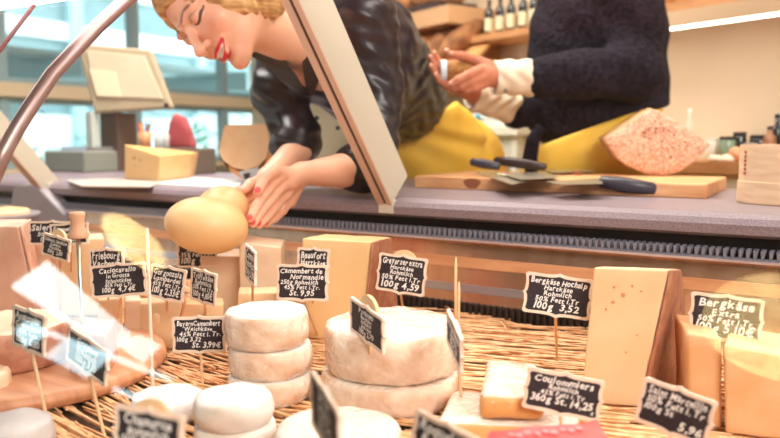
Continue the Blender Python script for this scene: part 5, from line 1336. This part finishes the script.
for i, (w_, lb) in enumerate(((.34, 'lower white tray stacked on the pale kitchen table'), (.28, 'upper white tray stacked on the pale kitchen table'))):
    mb = MB(); rbox(mb, cT+u*-.02, w_, .26, zk+.001+i*.03, zk+.028+i*.03); tag(mb.build('white_tray', [M_KIT, M_PAPER][i], None, origin=cT+Vector((0, 0, zk)), bevel=.004), lb, 'tray', 'white trays on the kitchen table')
p = W(471, 126, 3.0); p.z = zk; mb = MB(); mb.tube([p+Vector((0, 0, .012)), p+RT*.035+Vector((0, 0, .016)), p+RT*.06+Vector((0, 0, .01))], .012, 8); mb.tube([p+Vector((0, 0, .012)), p+RT*.03+Vector((0, 0, .05))], .010, 8)
tag(mb.build('blue_cloth', mat('turquoise_cloth', rgb(30, 140, 165), rough=.7), None, smooth=True, origin=p), 'small turquoise cloth on the pale kitchen table', 'cloth')
root = thing('step_stool', cT-nW*-.0+u*.0+nW*.45, 'pale folding stool frame standing in front of the kitchen table', 'stool')
cS = cT+nW*.45
for a in (-.1, .1):
    mb = MB(); mb.tube([cS+u*(a-.04)+Vector((0, 0, 0)), cS+u*(a+.05)+Vector((0, 0, zk-.06))], .012, 8); mb.build('leg', M_KIT, root)
mb = MB(); rbox(mb, cS, .28, .12, zk-.06, zk-.035); mb.build('seat', M_KIT, root)

# ------------------------------------------------------------------ customer side: lamps and added window panels mirrored by the front glass
def reflect(px, py):
    r = ray(px, py).normalized()
    # first glass facet hit
    for i in range(len(GP)-1):
        a = Vector((0, GP[i][0], GP[i][1])); b = Vector((0, GP[i+1][0], GP[i+1][1])); n = Vector((0, -(b.z-a.z), b.y-a.y)).normalized()
        t = (a-C0).dot(n)/r.dot(n); h = C0+r*t
        if min(a.z, b.z)-1e-6 <= h.z <= max(a.z, b.z)+1e-6: return h, (r-n*2*r.dot(n)).normalized()
    return None
def lamp(px, py, dist, rad, label, estr):
    q = reflect(px, py)
    if q is None: plog('no reflection', px, py); return
    c = q[0]+q[1]*dist; root = thing('pendant_lamp', c, label, 'lamp', 'round lamps above the customers')
    plog('lamp', px, py, tuple(round(x, 2) for x in c))
    mb = MB(); mb.lathe([(rad*.1, .0), (rad*.97, .0), (rad, .01), (rad*.97, .02), (rad*.1, .02)], c, 40); mb.build('lamp_diffuser', mat('yellow_lamp', rgb(255, 232, 160), emis=(1, .84, .50, 1), estr=estr), root)
    mb = MB(); mb.lathe([(rad*1.02, .0), (rad*1.03, .02), (rad*.4, .10), (.02, .12)], c, 40); mb.build('lamp_shade', M_STRUT, root, smooth=True)
    mb = MB(); mb.tube([c+Vector((0, 0, .12)), Vector((c.x, c.y, 2.9))], .004, 6); mb.build('cord', M_BLACK, root)
lamp(132, 242, 1.5, .115, 'round yellow-lit lamp mirrored in the front glass above the Caciocavallo sign', 7)
lamp(786, 330, 1.0, .145, 'round yellow-lit lamp mirrored in the front glass at the right edge', 6)
for (px, py) in ((20, 285), (60, 265), (120, 345), (85, 330)): 
    q = reflect(px, py); plog('refl', px, py, tuple(round(x, 2) for x in q[0]), tuple(round(x, 2) for x in q[1]))
# glowing panels added for street-window reflections, placed where mirrored rays meet the ceiling
ZC = 2.90
M_PANEL = mat('cool_reflection_panel', rgb(240, 252, 255), emis=(.68, .93, 1, 1), estr=9.5)
def refl_ceil(px, py):
    h, r = reflect(px, py); t = (ZC-h.z)/r.z; return h+r*t
wins = [([(10, 287), (44, 263), (128, 336), (112, 353)], 'long cool-white panel added in place of a window, mirrored at the lower left'),
        ([(14, 330), (34, 323), (42, 338), (24, 347)], 'small cool-white panel added for a window, mirrored on the dark sign at the left'),
        ([(44, 356), (62, 342), (112, 356), (86, 378)], 'square cool-white panel added for a window, mirrored above the straw at the left'),
        ([(22, 323), (170, 380), (170, 382.5), (22, 325.5)], 'long thin added cool-white glowing line mirrored across the lower left'),
        ([(112, 388.5), (168, 408), (168, 411), (112, 392)], 'short thin added cool-white glowing line mirrored over the blurred sign'),
        ([(118, 346), (136, 337), (158, 348), (142, 363)], 'rightmost cool-white panel added for a window, mirrored over the straw')]
for w, lb in wins:
    pts = [refl_ceil(*p) for p in w]; plog('panel', [tuple(round(x, 2) for x in p) for p in pts])
    c = sum(pts, Vector())/4; root = thing('added_reflection_panel', c, lb, 'reflection panel', 'panels added for window reflections')
    mb = MB(); mb.prism(pts, (0, 0, .03)); mb.build('diffuser', M_PANEL, root)
    mb = MB(); mb.prism([c+(p-c)*1.04+Vector((0, 0, .03)) for p in pts], (0, 0, .02)); mb.build('frame', M_STRUT, root)

# ------------------------------------------------------------------ light
wd = bpy.data.worlds.new('world'); SC.world = wd; wd.use_nodes = True
bg = wd.node_tree.nodes['Background']; bg.inputs[0].default_value = (.86, .97, 1, 1); bg.inputs[1].default_value = 3.6
def area(name, loc, rot, sx, sy, pw, col):
    l = bpy.data.lights.new(name, 'AREA'); l.shape = 'RECTANGLE'; l.size = sx; l.size_y = sy; l.energy = pw; l.color = col
    o = bpy.data.objects.new(name, l); COL.objects.link(o); o.location = loc; o.rotation_euler = rot; return o
area('ceiling_light_customer', (1.5, -.5, 2.3), (R(28), R(38), 0), 1.4, 1.6, 105, (1, .92, .84))
area('ceiling_light_staff', (-.8, 1.9, 2.7), (0, 0, 0), 2.4, .8, 58, (1, .90, .78))
area('added_fill_left', (-1.9, 1.75, 2.55), (0, R(10), 0), 1.4, .9, 52, (1, .95, .90))  # unseen fill added to brighten the left counter and the leaning face
area('wall_strip_light', tuple(WP(-.5, .22, zl-.006)), (0, 0, 0), 3.4, .03, 3.5, (1, .95, .86)).rotation_euler = (R(20), 0, math.atan2(u.y, u.x)+math.pi)
# ------------------------------------------------------------------ camera
cam = bpy.data.cameras.new('camera'); co = bpy.data.objects.new('camera', cam); COL.objects.link(co); SC.camera = co
cam.sensor_width = 36; cam.lens = FPX/780*36; cam.clip_start = .02
Mc = Matrix((RT, UP, -FW)).transposed().to_4x4(); Mc.translation = C0; co.matrix_world = Mc
cam.dof.use_dof = True; cam.dof.focus_distance = 1.08; cam.dof.aperture_fstop = 3.5
SC.view_settings.view_transform = 'Standard'; SC.view_settings.look = 'None'; SC.view_settings.gamma = 1; SC.view_settings.exposure = .18
SC.view_settings.use_curve_mapping = False
SC.cycles.use_denoising = True
SC.cycles.max_bounces = 8; SC.cycles.transparent_max_bounces = 12; SC.cycles.caustics_reflective = False; SC.cycles.caustics_refractive = False
SC.cycles.sample_clamp_indirect = 6
